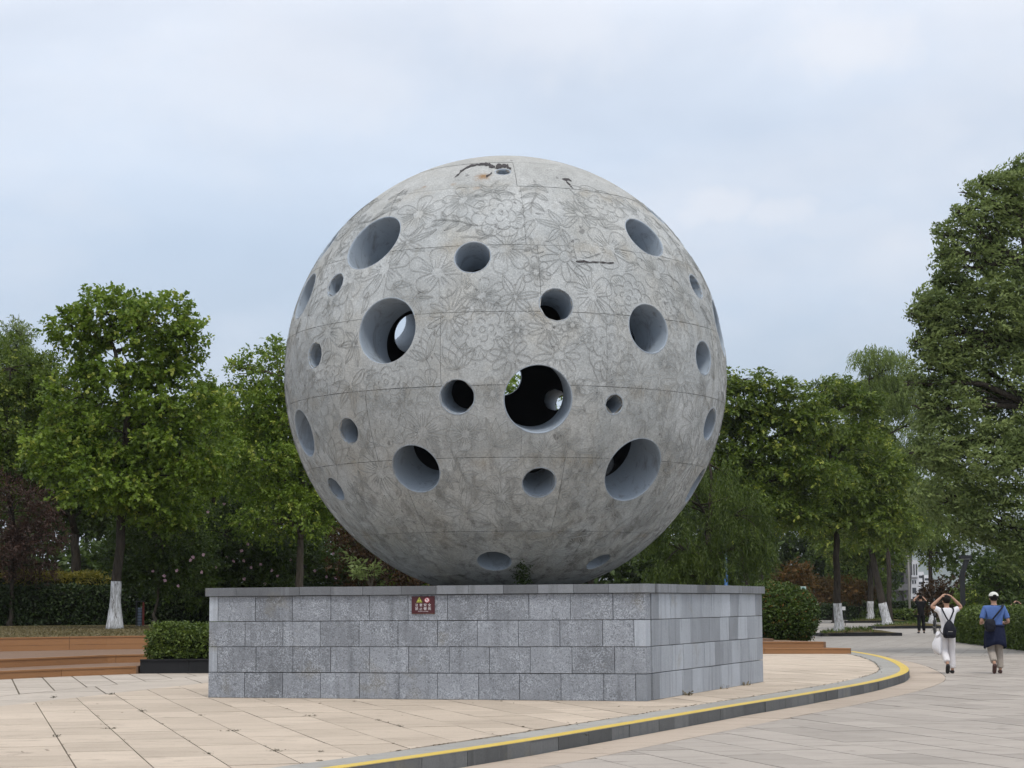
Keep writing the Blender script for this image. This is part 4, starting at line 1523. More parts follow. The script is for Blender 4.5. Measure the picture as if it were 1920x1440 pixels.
# ------------------------------------------------------------------ trees left of the sphere
def gb(x, y, D, z=None):
    """foot of a tree seen at column x, distance D"""
    p = atd(x, y, D)
    return (p.x, p.y, lawn_z(p.x, p.y) if z is None else z)
tree('broadleaf_tree', 'tall fresh green tree with white limed trunk standing alone before the long hedge', gb(215, 1178, 63.5), 63.5,
     [(205, 590, 62, 48), (290, 600, 75, 50), (140, 630, 52, 45), (345, 628, 36, 50), (240, 680, 95, 55), (150, 745, 70, 60), (325, 755, 78, 65), (235, 815, 105, 60), (110, 840, 60, 60), (340, 860, 85, 65), (215, 905, 100, 50), (300, 950, 70, 40)],
     'leaf_fresh', 0.17, 7.2, 27, (0.15, 0.12), 0.30, 8, 1.52, 'bark', lean=(0.35, 0))
tree('broadleaf_tree', 'dense green tree cut by the left picture edge', gb(20, 1170, 74), 74,
     [(20, 690, 85, 55), (75, 720, 50, 50), (40, 790, 95, 70), (-40, 760, 80, 80), (10, 870, 85, 60), (95, 870, 45, 50)],
     'leaf_mid', 0.2, 3.6, 24, (0.16, 0.09), 0.36, 8)
tree('broadleaf_tree', 'shaded tree with a stout dark trunk behind the hedge, left of the limed tree', gb(140, 1160, 80), 80,
     [(135, 880, 95, 70), (70, 930, 60, 55), (210, 940, 80, 55), (150, 800, 70, 60)], 'leaf_deep', 0.25, 3.6, 24, (0.17, 0.10), 0.38, 8, 1.3)
tree('broadleaf_tree', 'round-headed green tree between the limed tree and the sphere', gb(400, 1150, 79), 79,
     [(385, 765, 48, 42), (405, 840, 62, 65), (350, 930, 80, 65), (430, 940, 75, 70), (380, 1010, 80, 45)], 'leaf_fresh', 0.17, 3.2, 24, (0.15, 0.10), 0.34, 8)
tree('broadleaf_tree', 'full green tree touching the left side of the sphere', gb(562, 1150, 70), 70,
     [(525, 705, 62, 58), (470, 775, 70, 65), (560, 780, 80, 75), (610, 720, 50, 60), (500, 870, 95, 75), (590, 910, 85, 75), (640, 850, 60, 80), (540, 970, 90, 50), (450, 690, 26, 22)], 'leaf_fresh', 0.17, 3.0, 25, (0.14, 0.085), 0.34, 8, bark='bark_pale')
tree('purple_tree', 'dark purple-leaved small tree at the left picture edge', gb(20, 1160, 72), 72,
     [(20, 960, 75, 60), (75, 1000, 45, 40), (-10, 1035, 70, 45), (60, 1050, 45, 30)], 'leaf_purple', 0.1, 1.6, 32, (0.12, 0.05), 0.34, 8)
tree('pine_tree', 'distant grey-green conifer tip above the left treetops', gb(30, 1150, 140), 140,
     [(30, 620, 22, 18), (22, 650, 34, 26), (40, 690, 44, 34), (10, 700, 50, 60), (40, 760, 50, 60)], 'leaf_grey', 0.3, 8.0, 14, (0.32, 0.10), 0.6, 7)
tree('hibiscus_tree', 'dark small tree with V-shaped stems and pink blossoms beside the lawn lamp', gb(290, 1172, 66), 66,
     [(300, 1010, 75, 60), (240, 1040, 50, 50), (350, 1050, 60, 50), (300, 1070, 70, 35)], 'leaf_deep', 0.07, 0.5, 30, (0.12, 0.08), 0.3, 8, stems=1, bark='bark_pale')
tree('hibiscus_tree', 'pink-flowering bush above the pedestal left corner', gb(430, 1172, 72), 72,
     [(420, 1000, 70, 50), (430, 1060, 80, 50), (480, 1040, 60, 55), (380, 1100, 80, 40), (470, 1110, 80, 40)], 'leaf_deep', 0.08, 0.7, 30, (0.12, 0.08), 0.3, 8)
tree('hibiscus_tree', 'pink-flowering bush between the pedestal edge and the sphere underside', gb(590, 1172, 74), 74,
     [(560, 1040, 70, 50), (620, 1060, 70, 45), (530, 1090, 80, 40), (640, 1100, 70, 40)], 'leaf_deep', 0.08, 0.7, 30, (0.12, 0.08), 0.3, 8)
tree('maple_tree', 'rust-red maple under the left flank of the sphere', gb(700, 1165, 68), 68,
     [(660, 1000, 40, 32), (690, 1030, 60, 40), (740, 1070, 60, 35), (660, 1075, 50, 35), (800, 1090, 60, 30)], 'leaf_rust', 0.09, 0.9, 30, (0.11, 0.06), 0.3, 8)
for n_, (x, D, top, lab) in enumerate(((760, 84, 850, 'green tree hidden behind the left half of the sphere'), (930, 88, 770, 'green tree seen through the large hole of the sphere'), (1110, 86, 800, 'green tree hidden behind the right half of the sphere'))):
    tree('broadleaf_tree', lab, gb(x, 1160, D), D, [(x, top, 80, 60), (x - 50, top + 90, 90, 70), (x + 60, top + 90, 90, 70), (x, top + 180, 110, 60)], 'leaf_fresh', 0.17, 3.0, 15, (0.2, 0.12), 0.4, 7)

# pink blossoms sit among the leaves of the bushes
rf = np.random.default_rng(9)
fl_roots = [o for o in bpy.data.objects if o.type == 'EMPTY' and o.name.startswith('hibiscus_tree')]
spots = {0: [(308, 1080), (310, 1088), (334, 1098), (332, 1070), (357, 1050), (362, 1045), (378, 1073), (381, 1040), (287, 1071)],
         1: [(390, 960), (420, 945), (405, 1063), (450, 980), (455, 992), (465, 1020), (453, 1033), (438, 1052), (425, 1045), (457, 1052), (471, 1064), (510, 1070), (489, 1058), (458, 1085), (520, 1080), (497, 1095)],
         2: [(612, 1082), (630, 1083), (625, 1038), (560, 1000), (545, 1050), (590, 1070)]}
for k, root in enumerate(sorted(fl_roots, key=lambda o: o.location.x)):
    for (x, y) in spots[k]:
        D = root.location.y - rf.uniform(1.2, 1.7)
        c = np.array(tuple(atd(x, y, D))) - np.array(tuple(root.location))
        qs = []
        for p in range(5):
            a = 2 * PI * p / 5 + rf.uniform(0, 0.5)
            dv = np.array([math.cos(a), -0.45, math.sin(a)])
            wv = np.array([-math.sin(a), 0, math.cos(a)])
            s_ = rf.uniform(0.045, 0.075)
            qs.append([c, c + dv * s_ * 0.6 + wv * s_ * 0.45, c + dv * s_, c + dv * s_ * 0.6 - wv * s_ * 0.45])
        link('blossom', mesh_quads('blossom', np.array(qs), rf.uniform(0.2, 1, 5)), M['petal'], root)

# ------------------------------------------------------------------ trees right of the sphere
tree('weeping_tree', 'weeping dark green tree touching the right side of the sphere', gb(1330, 1150, 66, 0.5), 66,
     [(1330, 870, 60, 45), (1300, 940, 95, 65), (1385, 960, 60, 70), (1250, 1020, 90, 50), (1340, 1035, 80, 45), (1420, 1010, 45, 50), (1280, 1070, 70, 30)],
     'leaf_weep', 0.16, 3.4, 20, (0.15, 0.035), 0.62, 12, style='weep')
tree('broadleaf_tree', 'green tree with twin dark trunks behind the pedestal right corner', gb(1415, 1150, 88, 0.0), 88,
     [(1392, 712, 40, 26), (1385, 765, 55, 45), (1365, 840, 60, 55), (1455, 730, 40, 24), (1480, 770, 62, 36), (1430, 800, 62, 45), (1520, 800, 52, 36), (1450, 870, 75, 50), (1520, 890, 62, 45), (1420, 950, 70, 45), (1490, 960, 62, 40)], 'leaf_mid', 0.17, 5.0, 17, (0.22, 0.12), 0.45, 8, stems=2, style='layer', group=None)
tree('broadleaf_tree', 'spreading tree with limed forked trunk on the nearest tree pit', gb(1572, 1192, 93.1, 0.0), 93.1,
     [(1545, 735, 42, 24), (1590, 760, 55, 34), (1510, 830, 62, 36), (1580, 840, 70, 42), (1500, 905, 70, 42), (1570, 920, 75, 45), (1640, 890, 62, 42), (1600, 975, 85, 36), (1520, 970, 62, 34), (1650, 960, 52, 36)], 'leaf_mid', 0.21, 5.0, 15, (0.22, 0.12), 0.45, 8, 1.52, style='layer')
tree('broadleaf_tree', 'leaning limed tree on the second tree pit, next to the grey building', gb(1665, 1178, 117.6, 0.0), 117.6,
     [(1640, 860, 58, 40), (1690, 920, 52, 36), (1620, 930, 58, 40), (1690, 985, 48, 28), (1640, 1000, 52, 26)], 'leaf_mid', 0.27, 4.6, 15, (0.26, 0.14), 0.5, 7, 1.5, lean=(-0.9, 0), style='layer')
tree('broadleaf_tree', 'limed tree standing farther back between the two tree pits', gb(1633, 1166, 150, 0.0), 150,
     [(1650, 745, 55, 40), (1600, 740, 48, 34), (1640, 820, 50, 34), (1620, 960, 70, 50), (1650, 1030, 50, 30), (1580, 1010, 55, 40)], 'leaf_mid', 0.26, 7.0, 11, (0.34, 0.18), 0.6, 7, 1.6, style='layer')
tree('slender_tree', 'slender dark tree behind the person in black', gb(1748, 1165, 140, 0.0), 140,
     [(1740, 930, 52, 42), (1770, 985, 40, 36), (1715, 990, 40, 36), (1758, 1035, 30, 26)], 'leaf_mid', 0.19, 5.6, 13, (0.28, 0.15), 0.5, 7, 1.5)
tree('willow_tree', 'pale yellow-green feathery tree beside the big elm', gb(1668, 1160, 124, 0.0), 124,
     [(1640, 665, 40, 24), (1672, 690, 52, 36), (1705, 735, 52, 50), (1660, 740, 40, 30), (1730, 800, 50, 60), (1720, 880, 52, 60), (1735, 960, 45, 50)], 'leaf_pale', 0.18, 6.5, 11, (0.26, 0.06), 0.8, 10, style='weep')
tree('elm_tree', 'big grey-green elm at the right picture edge, tallest of all', gb(1985, 1190, 60, 0.0), 60,
     [(1875, 360, 48, 34), (1925, 380, 60, 60), (1825, 425, 58, 42), (1890, 470, 80, 60), (1800, 500, 58, 42), (1765, 575, 60, 42), (1735, 570, 34, 24), (1738, 690, 46, 40), (1770, 440, 30, 22), (1850, 580, 82, 62), (1930, 600, 72, 82), (1760, 655, 60, 46), (1840, 690, 86, 62), (1790, 760, 72, 52), (1910, 760, 86, 82), (1755, 830, 62, 52), (1840, 860, 90, 62), (1925, 900, 72, 72), (1770, 930, 72, 52), (1860, 970, 82, 52), (1920, 1030, 62, 46),
      (1748, 528, 14, 10), (1762, 478, 16, 12), (1792, 398, 18, 12), (1812, 362, 20, 10), (1842, 340, 20, 10), (1896, 318, 22, 12), (1708, 588, 16, 10), (1716, 640, 18, 14), (1702, 722, 18, 14), (1722, 765, 18, 14), (1705, 850, 18, 16), (1735, 620, 20, 12)],
     'leaf_grey', 0.34, 4.5, 25, (0.16, 0.075), 0.50, 10, style='wind', clump=0.36)
for (x, y, rx, ry, D, leaf, lab) in ((1885, 1085, 50, 45, 86, 'leaf_deep', 'dark leafy bush behind the right hedge, left of the capped man'), (1925, 1085, 60, 55, 92, 'leaf_deep', 'dark leafy bush behind the right hedge at the picture edge'),
                                     (1775, 1110, 42, 34, 126, 'leaf_rust', 'brownish bush below the hazy hills'), (1486, 1082, 34, 24, 118, 'leaf_orange', 'orange-brown bush behind the brown signboard'),
                                     (1562, 1104, 42, 18, 150, 'leaf_orange', 'orange-brown bush behind the limed forked tree'), (1612, 1108, 24, 18, 152, 'leaf_orange', 'reddish orange bush right of the limed forked tree'),
                                     (1835, 1120, 34, 26, 100, 'leaf_mid', 'green bush at the foot of the bent lamp post')):
    tree('bush', lab, gb(x, 1150, D, 0.0), D, [(x, y, rx, ry), (x - rx * 0.5, y + ry * 0.5, rx * 0.7, ry * 0.6), (x + rx * 0.5, y + ry * 0.5, rx * 0.7, ry * 0.6)], leaf, 0.1, 0.7, 14, (0.22, 0.12), 0.4, 7, cat='bush')
for (x, y, rx, ry, D, lab) in ((1592, 1075, 40, 45, 165, 'tall round-topped green shrub behind the limed trees'), (1648, 1112, 17, 26, 170, 'small round green shrub beside the leaning limed trunk')):
    k = D / FPX
    c = atd(x, y, D)
    round_shrub(lab, tuple(c), (rx * k, rx * k, ry * k + 0.6), 'leaf_hedge', 3200, 60 + x, (0.22, 0.13))

# woods that close the view
def woods(label, lobes, leaf, seed, dens=5):
    rg = np.random.default_rng(seed)
    qs, ts = [], []
    for (x, y, rx, ry, D) in lobes:
        k = D / FPX
        c = atd(x, y, D)
        n = int(dens * rx * k * ry * k * 6)
        P, Dv, cc = lobe_points(rg, tuple(c), (rx * k, rx * k * 0.6, ry * k), n, 0.4)
        qs.append(spray_quads(P, Dv, rg, 7, 0.8, 0.42, 0.25))
        ts.append(np.clip(np.tile(rg.normal(0.45, 0.2, n), 7), 0, 1))
    o = link('distant_woods', mesh_quads('woods', np.concatenate(qs), np.concatenate(ts)), M[leaf])
    return tag(o, label, 'woods', kind='stuff')
rw = random.Random(31)
woods('dark mass of distant trees behind the left lawn', [(x, rw.uniform(900, 960), 75, 110, rw.uniform(120, 150)) for x in range(-40, 900, 60)] + [(x, 1090, 75, 60, 118) for x in range(-40, 1000, 60)] + [(x, rw.uniform(800, 830), 60, 60, 140) for x in range(-40, 560, 70)], 'leaf_deep', 1, 9)
woods('dark mass of distant trees behind the right-hand trees', [(x, rw.uniform(900, 960), 70, 110, rw.uniform(175, 200)) for x in range(1180, 1660, 50)] + [(x, 1075, 65, 60, 185) for x in range(1180, 1655, 45)] + [(x, 1080, 60, 60, 140) for x in range(1840, 2100, 50)] + [(x, 1075, 60, 50, 118) for x in range(1080, 1420, 45)], 'leaf_deep', 2, 7)

# ------------------------------------------------------------------ hedges and shrubs
hb = at(0, 1174, 0.92); hb2 = at(300, 1172, 0.92)
hedge('long dark clipped hedge running behind the limed tree on the lawn', (hb.x - 6, hb.y - 0.3), (hb2.x + 7.5, hb2.y + 0.6), 1.3, 0.88, 2.25, 'leaf_hedge_dark', 120, 11, lsize=(0.11, 0.07))
p0, p1 = at(268, 1242, 0.45), at(470, 1242, 0.45)
hedge('short clipped box hedge on the black stone planter left of the pedestal', (-7.92, 43.25), (p1.x, 43.35), 1.5, 0.45, 1.08, 'leaf_hedge', 420, 12, lsize=(0.065, 0.045))
for (x0, x1, D, z1, lab, sd_) in ((-40, 215, 74, 2.75, 'yellow-green shrub row rising behind the long dark hedge', 13),):
    a = atd(x0, 1100, D); b_ = atd(x1, 1100, D)
    hedge(lab, (a.x, a.y), (b_.x, b_.y), 1.6, 0.9, z1, 'leaf_gold', 90, sd_, lsize=(0.15, 0.05), name='shrub_row')
# right-hand hedge: runs away from the camera, its plaza side facing left
def hedge_poly(label, pts, width_dir, width, z0, z1, leaf, dens, seed, lsize):
    rg = np.random.default_rng(seed)
    P_, N_ = [], []
    core = MB()
    for a, b_ in zip(pts[:-1], pts[1:]):
        a, b_ = Vector(a), Vector(b_)
        t = (b_ - a); Lh = t.length; t.normalize()
        wv = Vector(width_dir).normalized()
        n2 = Vector((t.y, -t.x))
        if n2.dot(wv) > 0: n2 = -n2
        n = int(dens * Lh * (z1 - z0)); u = rg.uniform(0, 1, (n, 2))
        P_.append(np.stack([a.x + t.x * Lh * u[:, 0], a.y + t.y * Lh * u[:, 0], z0 + 0.03 + (z1 - z0 - 0.05) * u[:, 1]], 1)); N_.append(np.tile(np.array([n2.x, n2.y, 0.15]), (n, 1)))
        n = int(dens * Lh * width * 0.6); u = rg.uniform(0, 1, (n, 2))
        P_.append(np.stack([a.x + t.x * Lh * u[:, 0] + wv.x * width * u[:, 1], a.y + t.y * Lh * u[:, 0] + wv.y * width * u[:, 1], np.full(n, z1)], 1)); N_.append(np.tile(np.array([0, 0, 1.0]), (n, 1)))
        q0, q1 = a + wv * 0.08, b_ + wv * 0.08
        core.prism([(q0.x, q0.y), (q1.x, q1.y), (q1.x + wv.x * width, q1.y + wv.y * width), (q0.x + wv.x * width, q0.y + wv.y * width)], z0, z1 - 0.07)
    P = np.concatenate(P_); N = np.concatenate(N_)
    P = wobble(P, N, rg, 0.04, 2.0)
    return leaf_shell('hedge', label, 'hedge', (pts[0][0], pts[0][1], z0), P, N, leaf, core, None, L=6, lsize=lsize, seed=seed)
hedge_poly('long green clipped hedge behind the walking couple at the right edge', [(15.9, 54.5), (16.5, 64.0), (17.35, 78.0)], (1, 0.05), 4.0, 0.0, 1.2, 'leaf_hedge', 150, 14, (0.10, 0.065))
a, b_ = at(1700, 1160, 0), at(1526, 1162, 0)
hedge('low clipped hedge across the plaza behind the limed trees', (b_.x, 150), (a.x, 150), 2.0, 0.0, 0.75, 'leaf_hedge', 26, 15, lsize=(0.26, 0.16))
hedge('second dark hedge farther back, behind the low plaza hedge', (27.0, 172), (36.5, 172), 2.5, 0.0, 1.35, 'leaf_hedge_dark', 20, 16, lsize=(0.3, 0.18))
hedge('dark hedge below the white tower block', (35.6, 160), (40.5, 160), 2.0, 0.0, 1.2, 'leaf_hedge_dark', 24, 17, lsize=(0.26, 0.16))
c = atd(1450, 1150, 60.5)
round_shrub('big round clipped shrub on the low ochre steps right of the pedestal', (c.x - 0.12, 60.6, 1.2), (1.42, 1.42, 0.9), 'leaf_ball', 5200, 18, (0.085, 0.05), cut=-0.85)

# grass on the lawn edge, and litter
def blades(name, label, pts, leaf, h, seed, cat='grass', wd=0.012):
    rg = np.random.default_rng(seed)
    pts = np.array(pts); n = len(pts)
    d = nrm(rg.normal(size=(n, 3)) * np.array([1, 1, 0.15]) + np.array([0, 0, 1.1]))
    s_ = nrm(np.cross(d, rg.normal(size=(n, 3))))
    hh = h * rg.uniform(0.4, 1.2, (n, 1))
    q = np.stack([pts - s_ * wd, pts + s_ * wd, pts + d * hh * 0.6 + s_ * wd * 0.7, pts + d * hh + np.array([0, 0, -0.2]) * hh], 1)
    o = link(name, mesh_quads(name, q, rg.uniform(0, 1, n)), M[leaf])
    return tag(o, label, cat, kind='stuff')
rg = np.random.default_rng(44)
gp = []
while len(gp) < 26000:
    x, y = rg.uniform(-22, -5), rg.uniform(50, 69)
    ef = np.interp(x, [p.x for p in E3], [p.y for p in E3])
    if y < ef + 0.36: continue
    gp.append((x, y, lawn_z(x, y) - 0.01))
blades('dry_grass', 'short dry brown grass on the raised lawn', gp, 'grass', 0.09, 1, wd=0.014)

# weeds rooted in the joints of the platform
def weed(label, p, size, n, seed, leaf='weed', name='weed', cat='weed', group='weeds in the paving joints', parent_z=None):
    rg = np.random.default_rng(seed)
    r = empty(name, p)
    tag(r, label, cat, group)
    P = rg.normal(size=(n, 3)) * np.array([size * 0.35, size * 0.2, 0.004]) + np.array([0, 0, 0.006])
    D = nrm(rg.normal(size=(n, 3)) * np.array([1.2, 1.2, 0.3]) + np.array([0, 0, 0.6]))
    q = spray_quads(P, D, rg, 4, size * 0.45, size * 0.35, size * 0.16)
    q[:, :, 2] = np.maximum(q[:, :, 2], 0.003)
    link('leaves', mesh_quads('leaves', q, rg.uniform(0, 1, len(q))), M[leaf], r)
    b = MB()
    for k in range(4): b.tube([(P[k][0], P[k][1], -0.01), tuple(P[k] + D[k] * size * 0.3 + np.array([0, 0, size * 0.1]))], 0.003, 4)
    b.build('stems', M['bark'], r)
    return r
WEEDS = [(244, 1334, .22, 'green weed tuft in the paving, nearest to the pedestal left foot'), (79, 1381, .2, 'weed tuft in the leftmost long paving joint'), (183, 1367, .16, 'weed tuft in the second paving joint from the left'),
         (356, 1342, .14, 'small weed in the joint below the pedestal left corner'), (416, 1371, .16, 'flat weed in a cross joint left of centre'), (365, 1414, .14, 'weed in the joint close to the bottom picture edge'),
         (565, 1343, .15, 'flat weed below the third pedestal block'), (695, 1351, .13, 'small weed in the joint below the red warning sign'), (490, 1409, .14, 'flat weed near the bottom edge left of the kerb'),
         (740, 1362, .13, 'weed in the joint right of the warning sign'), (100, 1308, .25, 'low grass tuft at the pale paving border'), (208, 1302, .25, 'spiky weed at the pale paving border'),
         (1100, 1378, .12, 'weed where the paving meets the kerb, below the pedestal corner'), (600, 1410, .12, 'weed where the paving meets the kerb near the bottom')]
for k, (x, y, sz, lab) in enumerate(WEEDS):
    p = at(x, y, ZP)
    if k not in (10, 11, 12, 13):                     # rooted in the nearest long joint
        u = p.to_2d().dot(GC); v = p.to_2d().dot(GD)
        q = GC * (0.228 + round((u - 0.228) / CW) * CW) + GD * v
        p = Vector((q.x, q.y, ZP))
    wd_ = weed(lab, (p.x, p.y, ZP - 0.004), sz * 0.48, 16, 300 + k)
    wd_.rotation_euler = (0, 0, 0.265 if k in (2, 4, 6, 8) else 0.265 + PI / 2)
    wd_.scale = (1.5, 0.7, 0.45)
for k, (x, y) in enumerate(((1288, 1303), (1352, 1291), (1395, 1284))):
    p = at(x, y + 1, ZP)
    weed(['grassy weed along the foot of the pedestal right side, nearest the corner', 'grassy weed midway along the foot of the pedestal right side', 'grassy weed near the far end of the pedestal right side'][k], (p.x, p.y, ZP), 0.14, 16, 340 + k, 'grass', group='weeds along the pedestal foot')
p = at(1306, 1356, 0)
weed('thin weed growing out of the kerb face', (p.x - 0.05, p.y - 0.02, 0.0), 0.2, 12, 350)
# crumbs of dry leaves caught in the joints
rg = np.random.default_rng(5)
pts = []
for k in range(900):
    ci = rg.integers(-12, 22)
    u = 0.228 + ci * CW + rg.normal(0, 0.012); v = rg.uniform(14, 50)
    q = GC * u + GD * v
    if rg.uniform() < 0.5: q = q + Vector((rg.uniform(-.3, .3), rg.uniform(-.1, .1)))
    if in_ped((q.x, q.y)) or q.y < 17 or not all((q.x - a_[0]) * a_[2] + (q.y - a_[1]) * a_[3] > 0 for a_ in field): continue
    if math.sin(q.x * 1.7 + 1) * math.sin(q.y * 0.9) < -0.1: continue
    pts.append((q.x, q.y, ZP + 0.004))
for k in range(240):
    i = rg.integers(100, len(KI) - 30)
    q = KI[i] + Vector((rg.normal(0, .03), rg.normal(0, .03)))
    pts.append((q.x, q.y, ZP + 0.006))
pts = np.array(pts)
a_ = rg.uniform(0, 6.28, len(pts)); s_ = rg.uniform(0.012, 0.04, len(pts))
dx = np.stack([np.cos(a_) * s_, np.sin(a_) * s_, rg.uniform(0, 0.012, len(pts))], 1); dyv = np.stack([-np.sin(a_) * s_ * .5, np.cos(a_) * s_ * .5, rg.uniform(0, 0.008, len(pts))], 1)
o = link('leaf_litter', mesh_quads('litter', np.stack([pts - dx * [1, 1, 0], pts + dyv, pts + dx, pts - dyv * [1, 1, 0]], 1), rg.uniform(0, 1, len(pts))), simple('dry_leaf_crumbs', (0.06, 0.045, 0.025), 0.9, 0.1, var=0.5, scale=30))
tag(o, 'dry leaf crumbs caught in the paving joints', 'litter', kind='stuff')

# plants on the sculpture
d = sph_hit(712, 1075, SPH_R + 0.05) + SPH_C
pz = Vector((-2.32, 32.2, PED_TOP))
r = empty('sapling', pz)
tag(r, 'small leafy sapling growing on the pedestal left of the sphere foot', 'sapling')
rg = np.random.default_rng(8)
b = MB(); Ps, Ds = [], []
for k in range(9):
    tip = Vector((rg.uniform(-0.40, 0.28), rg.uniform(-0.2, 0.2), rg.uniform(0.16, 0.42)))
    b.tube([(0, 0, -0.02), tuple(tip * 0.5 + Vector((0, 0, 0.07))), tuple(tip)], [0.012, 0.008, 0.004], 5)
    for t in (0.5, 0.7, 0.85, 1.0):
        Ps.append(tuple(tip * t + Vector((0, 0, 0.05 * (1 - t))))); Ds.append(tuple((tip.normalized() + Vector((rg.normal() * .4, rg.normal() * .4, -0.1))).normalized()))
b.build('stem', M['bark_pale'], r)
q = spray_quads(np.array(Ps), np.array(Ds), rg, 6, 0.16, 0.11, 0.045)
link('leaves', mesh_quads('leaves', q, rg.uniform(0.4, 1, len(q))), M['leaf_grey'], r)
c = sph_hit(978, 1058, SPH_R) + SPH_C
r = empty('fern', c)
tag(r, 'dark fern clump hanging from the sphere underside beside the lowest hole', 'fern')
n = 70
P = rg.normal(size=(n, 3)) * np.array([0.05, 0.03, 0.05]) + np.array([0, -0.03, 0])
P[:, 2] -= rg.uniform(0, 0.30, n); P[:, 1] += -P[:, 2] * 0.75
P[:, 0] += -P[:, 2] * 0.1
D = nrm(rg.normal(size=(n, 3)) * 0.8 + np.array([0, -0.7, -0.4]))
q = spray_quads(P, D, rg, 6, 0.12, 0.06, 0.02)
link('fronds', mesh_quads('fronds', q, rg.uniform(0, 0.6, len(q))), M['leaf_deep'], r)

# ------------------------------------------------------------------ planter, edging, lamps, signs
pA, pB = at(261, 1268, ZP), at(480, 1268, ZP)
r = empty('planter', ((pA.x + pB.x) / 2, 43.0, ZP))
tag(r, 'long low black granite planter under the box hedge', 'planter')
x0, x1 = -8.12, pB.x
cuts = [x0, x0 + 1.05, x0 + 1.95, x0 + 3.0, x1]
for a, b_ in zip(cuts[:-1], cuts[1:]):
    o = MB().box((a + 0.003, 43.02, ZP - 0.05), (b_ - 0.003, 43.16, 0.425)).build('wall_panel', M['black_stone'], r); o.location = -r.location
    o = MB().box((a + 0.003, 42.99, 0.427), (b_ - 0.003, 43.25, 0.455)).build('cap_stone', M['black_stone'], r); o.location = -r.location
o = MB().box((x0, 43.17, 0.1), (x1, 44.9, 0.44)).build('soil', M['slab_bed'], r); o.location = -r.location

e0, e1 = at(322, 1171.5, 0.9), at(440, 1172.5, 0.9)
r = empty('stone_edging', ((e0.x + e1.x) / 2, e0.y, 0.88))
tag(r, 'low grey stone edging in the shade behind the box hedge', 'edging')
for k in range(4):
    a = e0.x + (e1.x - e0.x) * k / 4; b_ = e0.x + (e1.x - e0.x) * (k + 1) / 4
    o = MB().box((a + 0.005, e0.y, 0.8), (b_ - 0.005, e0.y + 0.15, 1.0)).build('edging_stone', M['kerb_top'], r); o.location = -r.location

M['black_metal'] = simple('black_painted_metal', (0.018, 0.019, 0.021), 0.45, 0.4)
M['dark_red'] = simple('dark_red_paint', (0.16, 0.028, 0.022), 0.5, 0.35)
M['lamp_glass'] = simple('blue_grey_louvre', (0.10, 0.13, 0.18), 0.35, 0.5)
M['white_paint'] = simple('white_paint', (0.75, 0.75, 0.74), 0.5, 0.35, var=0.05)
p = at(262, 1175, lawn_z(-12, 65))
r = empty('lawn_lamp', p)
tag(r, 'short dark lawn lamp with a red edge, right of the limed trunk', 'lamp')
s_ = 0.0178
b = MB().box((-0.14, -0.09, 0), (0.16, 0.09, 0.04)); b.build('foot', M['kerb_top'], r)
MB().box((-0.135, -0.07, 0.04), (-0.10, 0.07, 0.86)).build('upright', M['black_metal'], r)
MB().box((0.10, -0.07, 0.04), (0.145, 0.07, 0.86)).build('upright', M['dark_red'], r)
MB().box((-0.16, -0.085, 0.861), (0.17, 0.085, 0.90)).build('cap', M['black_metal'], r)
b = MB().box((-0.07, -0.05, 0.04), (0.07, 0.05, 0.66)); b.build('lamp_body', M['lamp_glass'], r)
for k in range(6): MB().box((-0.085, -0.065, 0.08 + k * 0.1), (0.085, 0.065, 0.1 + k * 0.1)).build('louvre', M['black_metal'], r)

# bent black park lamp
p = atd(1806, 1150, 78); p.z = 0
r = empty('park_lamp', p)
tag(r, 'black park lamp post with a kinked leaning top behind the right hedge', 'lamp')
k = 78 / FPX
H = lambda y: atd(1806, y, 78).z
b = MB().box((-0.09, -0.09, -0.02), (0.09, 0.09, H(1078))); b.build('post', M['black_metal'], r)
top = Vector(((1817 - 1806) * k, 0, H(1046)))
b = MB(); dv = top - Vector((0, 0, H(1078)))
b.tube([(0, 0, H(1078) - 0.08), (0, 0, H(1078)), tuple(top)], [0.10, 0.115, 0.125], 4); b.build('arm', M['black_metal'], r)
MB().box((-0.22 + top.x - 0.1, -0.14, top.z - 0.04), (0.16 + top.x, 0.14, top.z + 0.10)).build('lamp_head', M['black_metal'], r)
MB().box((-0.2 + top.x - 0.08, -0.11, top.z - 0.055), (0.1 + top.x, 0.11, top.z - 0.042)).build('diffuser', M['white_paint'], r)

# street lamp whose white head shows between the trees
p = atd(1706, 1150, 165); p.z = 0
r = empty('street_lamp', p)
tag(r, 'tall street lamp with a white curved head over the grey building', 'lamp')
hz = atd(1690, 1019, 165).z
k = 165 / FPX
MB().tube([(0, 0, 0), (0, 0, hz * 0.8), (-0.15, 0, hz * 0.93), (-0.45, 0, hz)], [0.1, 0.07, 0.06, 0.05], 8).build('pole', M['kerb_top'], r, True)
MB().ellipsoid((-0.85, 0, hz + 0.02), (0.5, 0.17, 0.12), 14, 8).build('lamp_head', M['white_paint'], r, True)

p = atd(1362, 1120, 80); p.z = 0.0
r = empty('utility_pole', p)
tag(r, 'thin blue-grey pole in the shade under the weeping tree', 'pole')
MB().tube([(0, 0, 0), (0, 0, atd(1362, 1028, 80).z)], 0.06, 8).build('shaft', simple('blue_grey_paint', (0.05, 0.09, 0.14), 0.5, 0.3), r, True)
MB().tube([(0, 0, 0.6), (0, 0, atd(1362, 1078, 80).z)], 0.075, 8).build('sleeve', simple('blue_sleeve', (0.03, 0.10, 0.25), 0.5, 0.3), r, True)

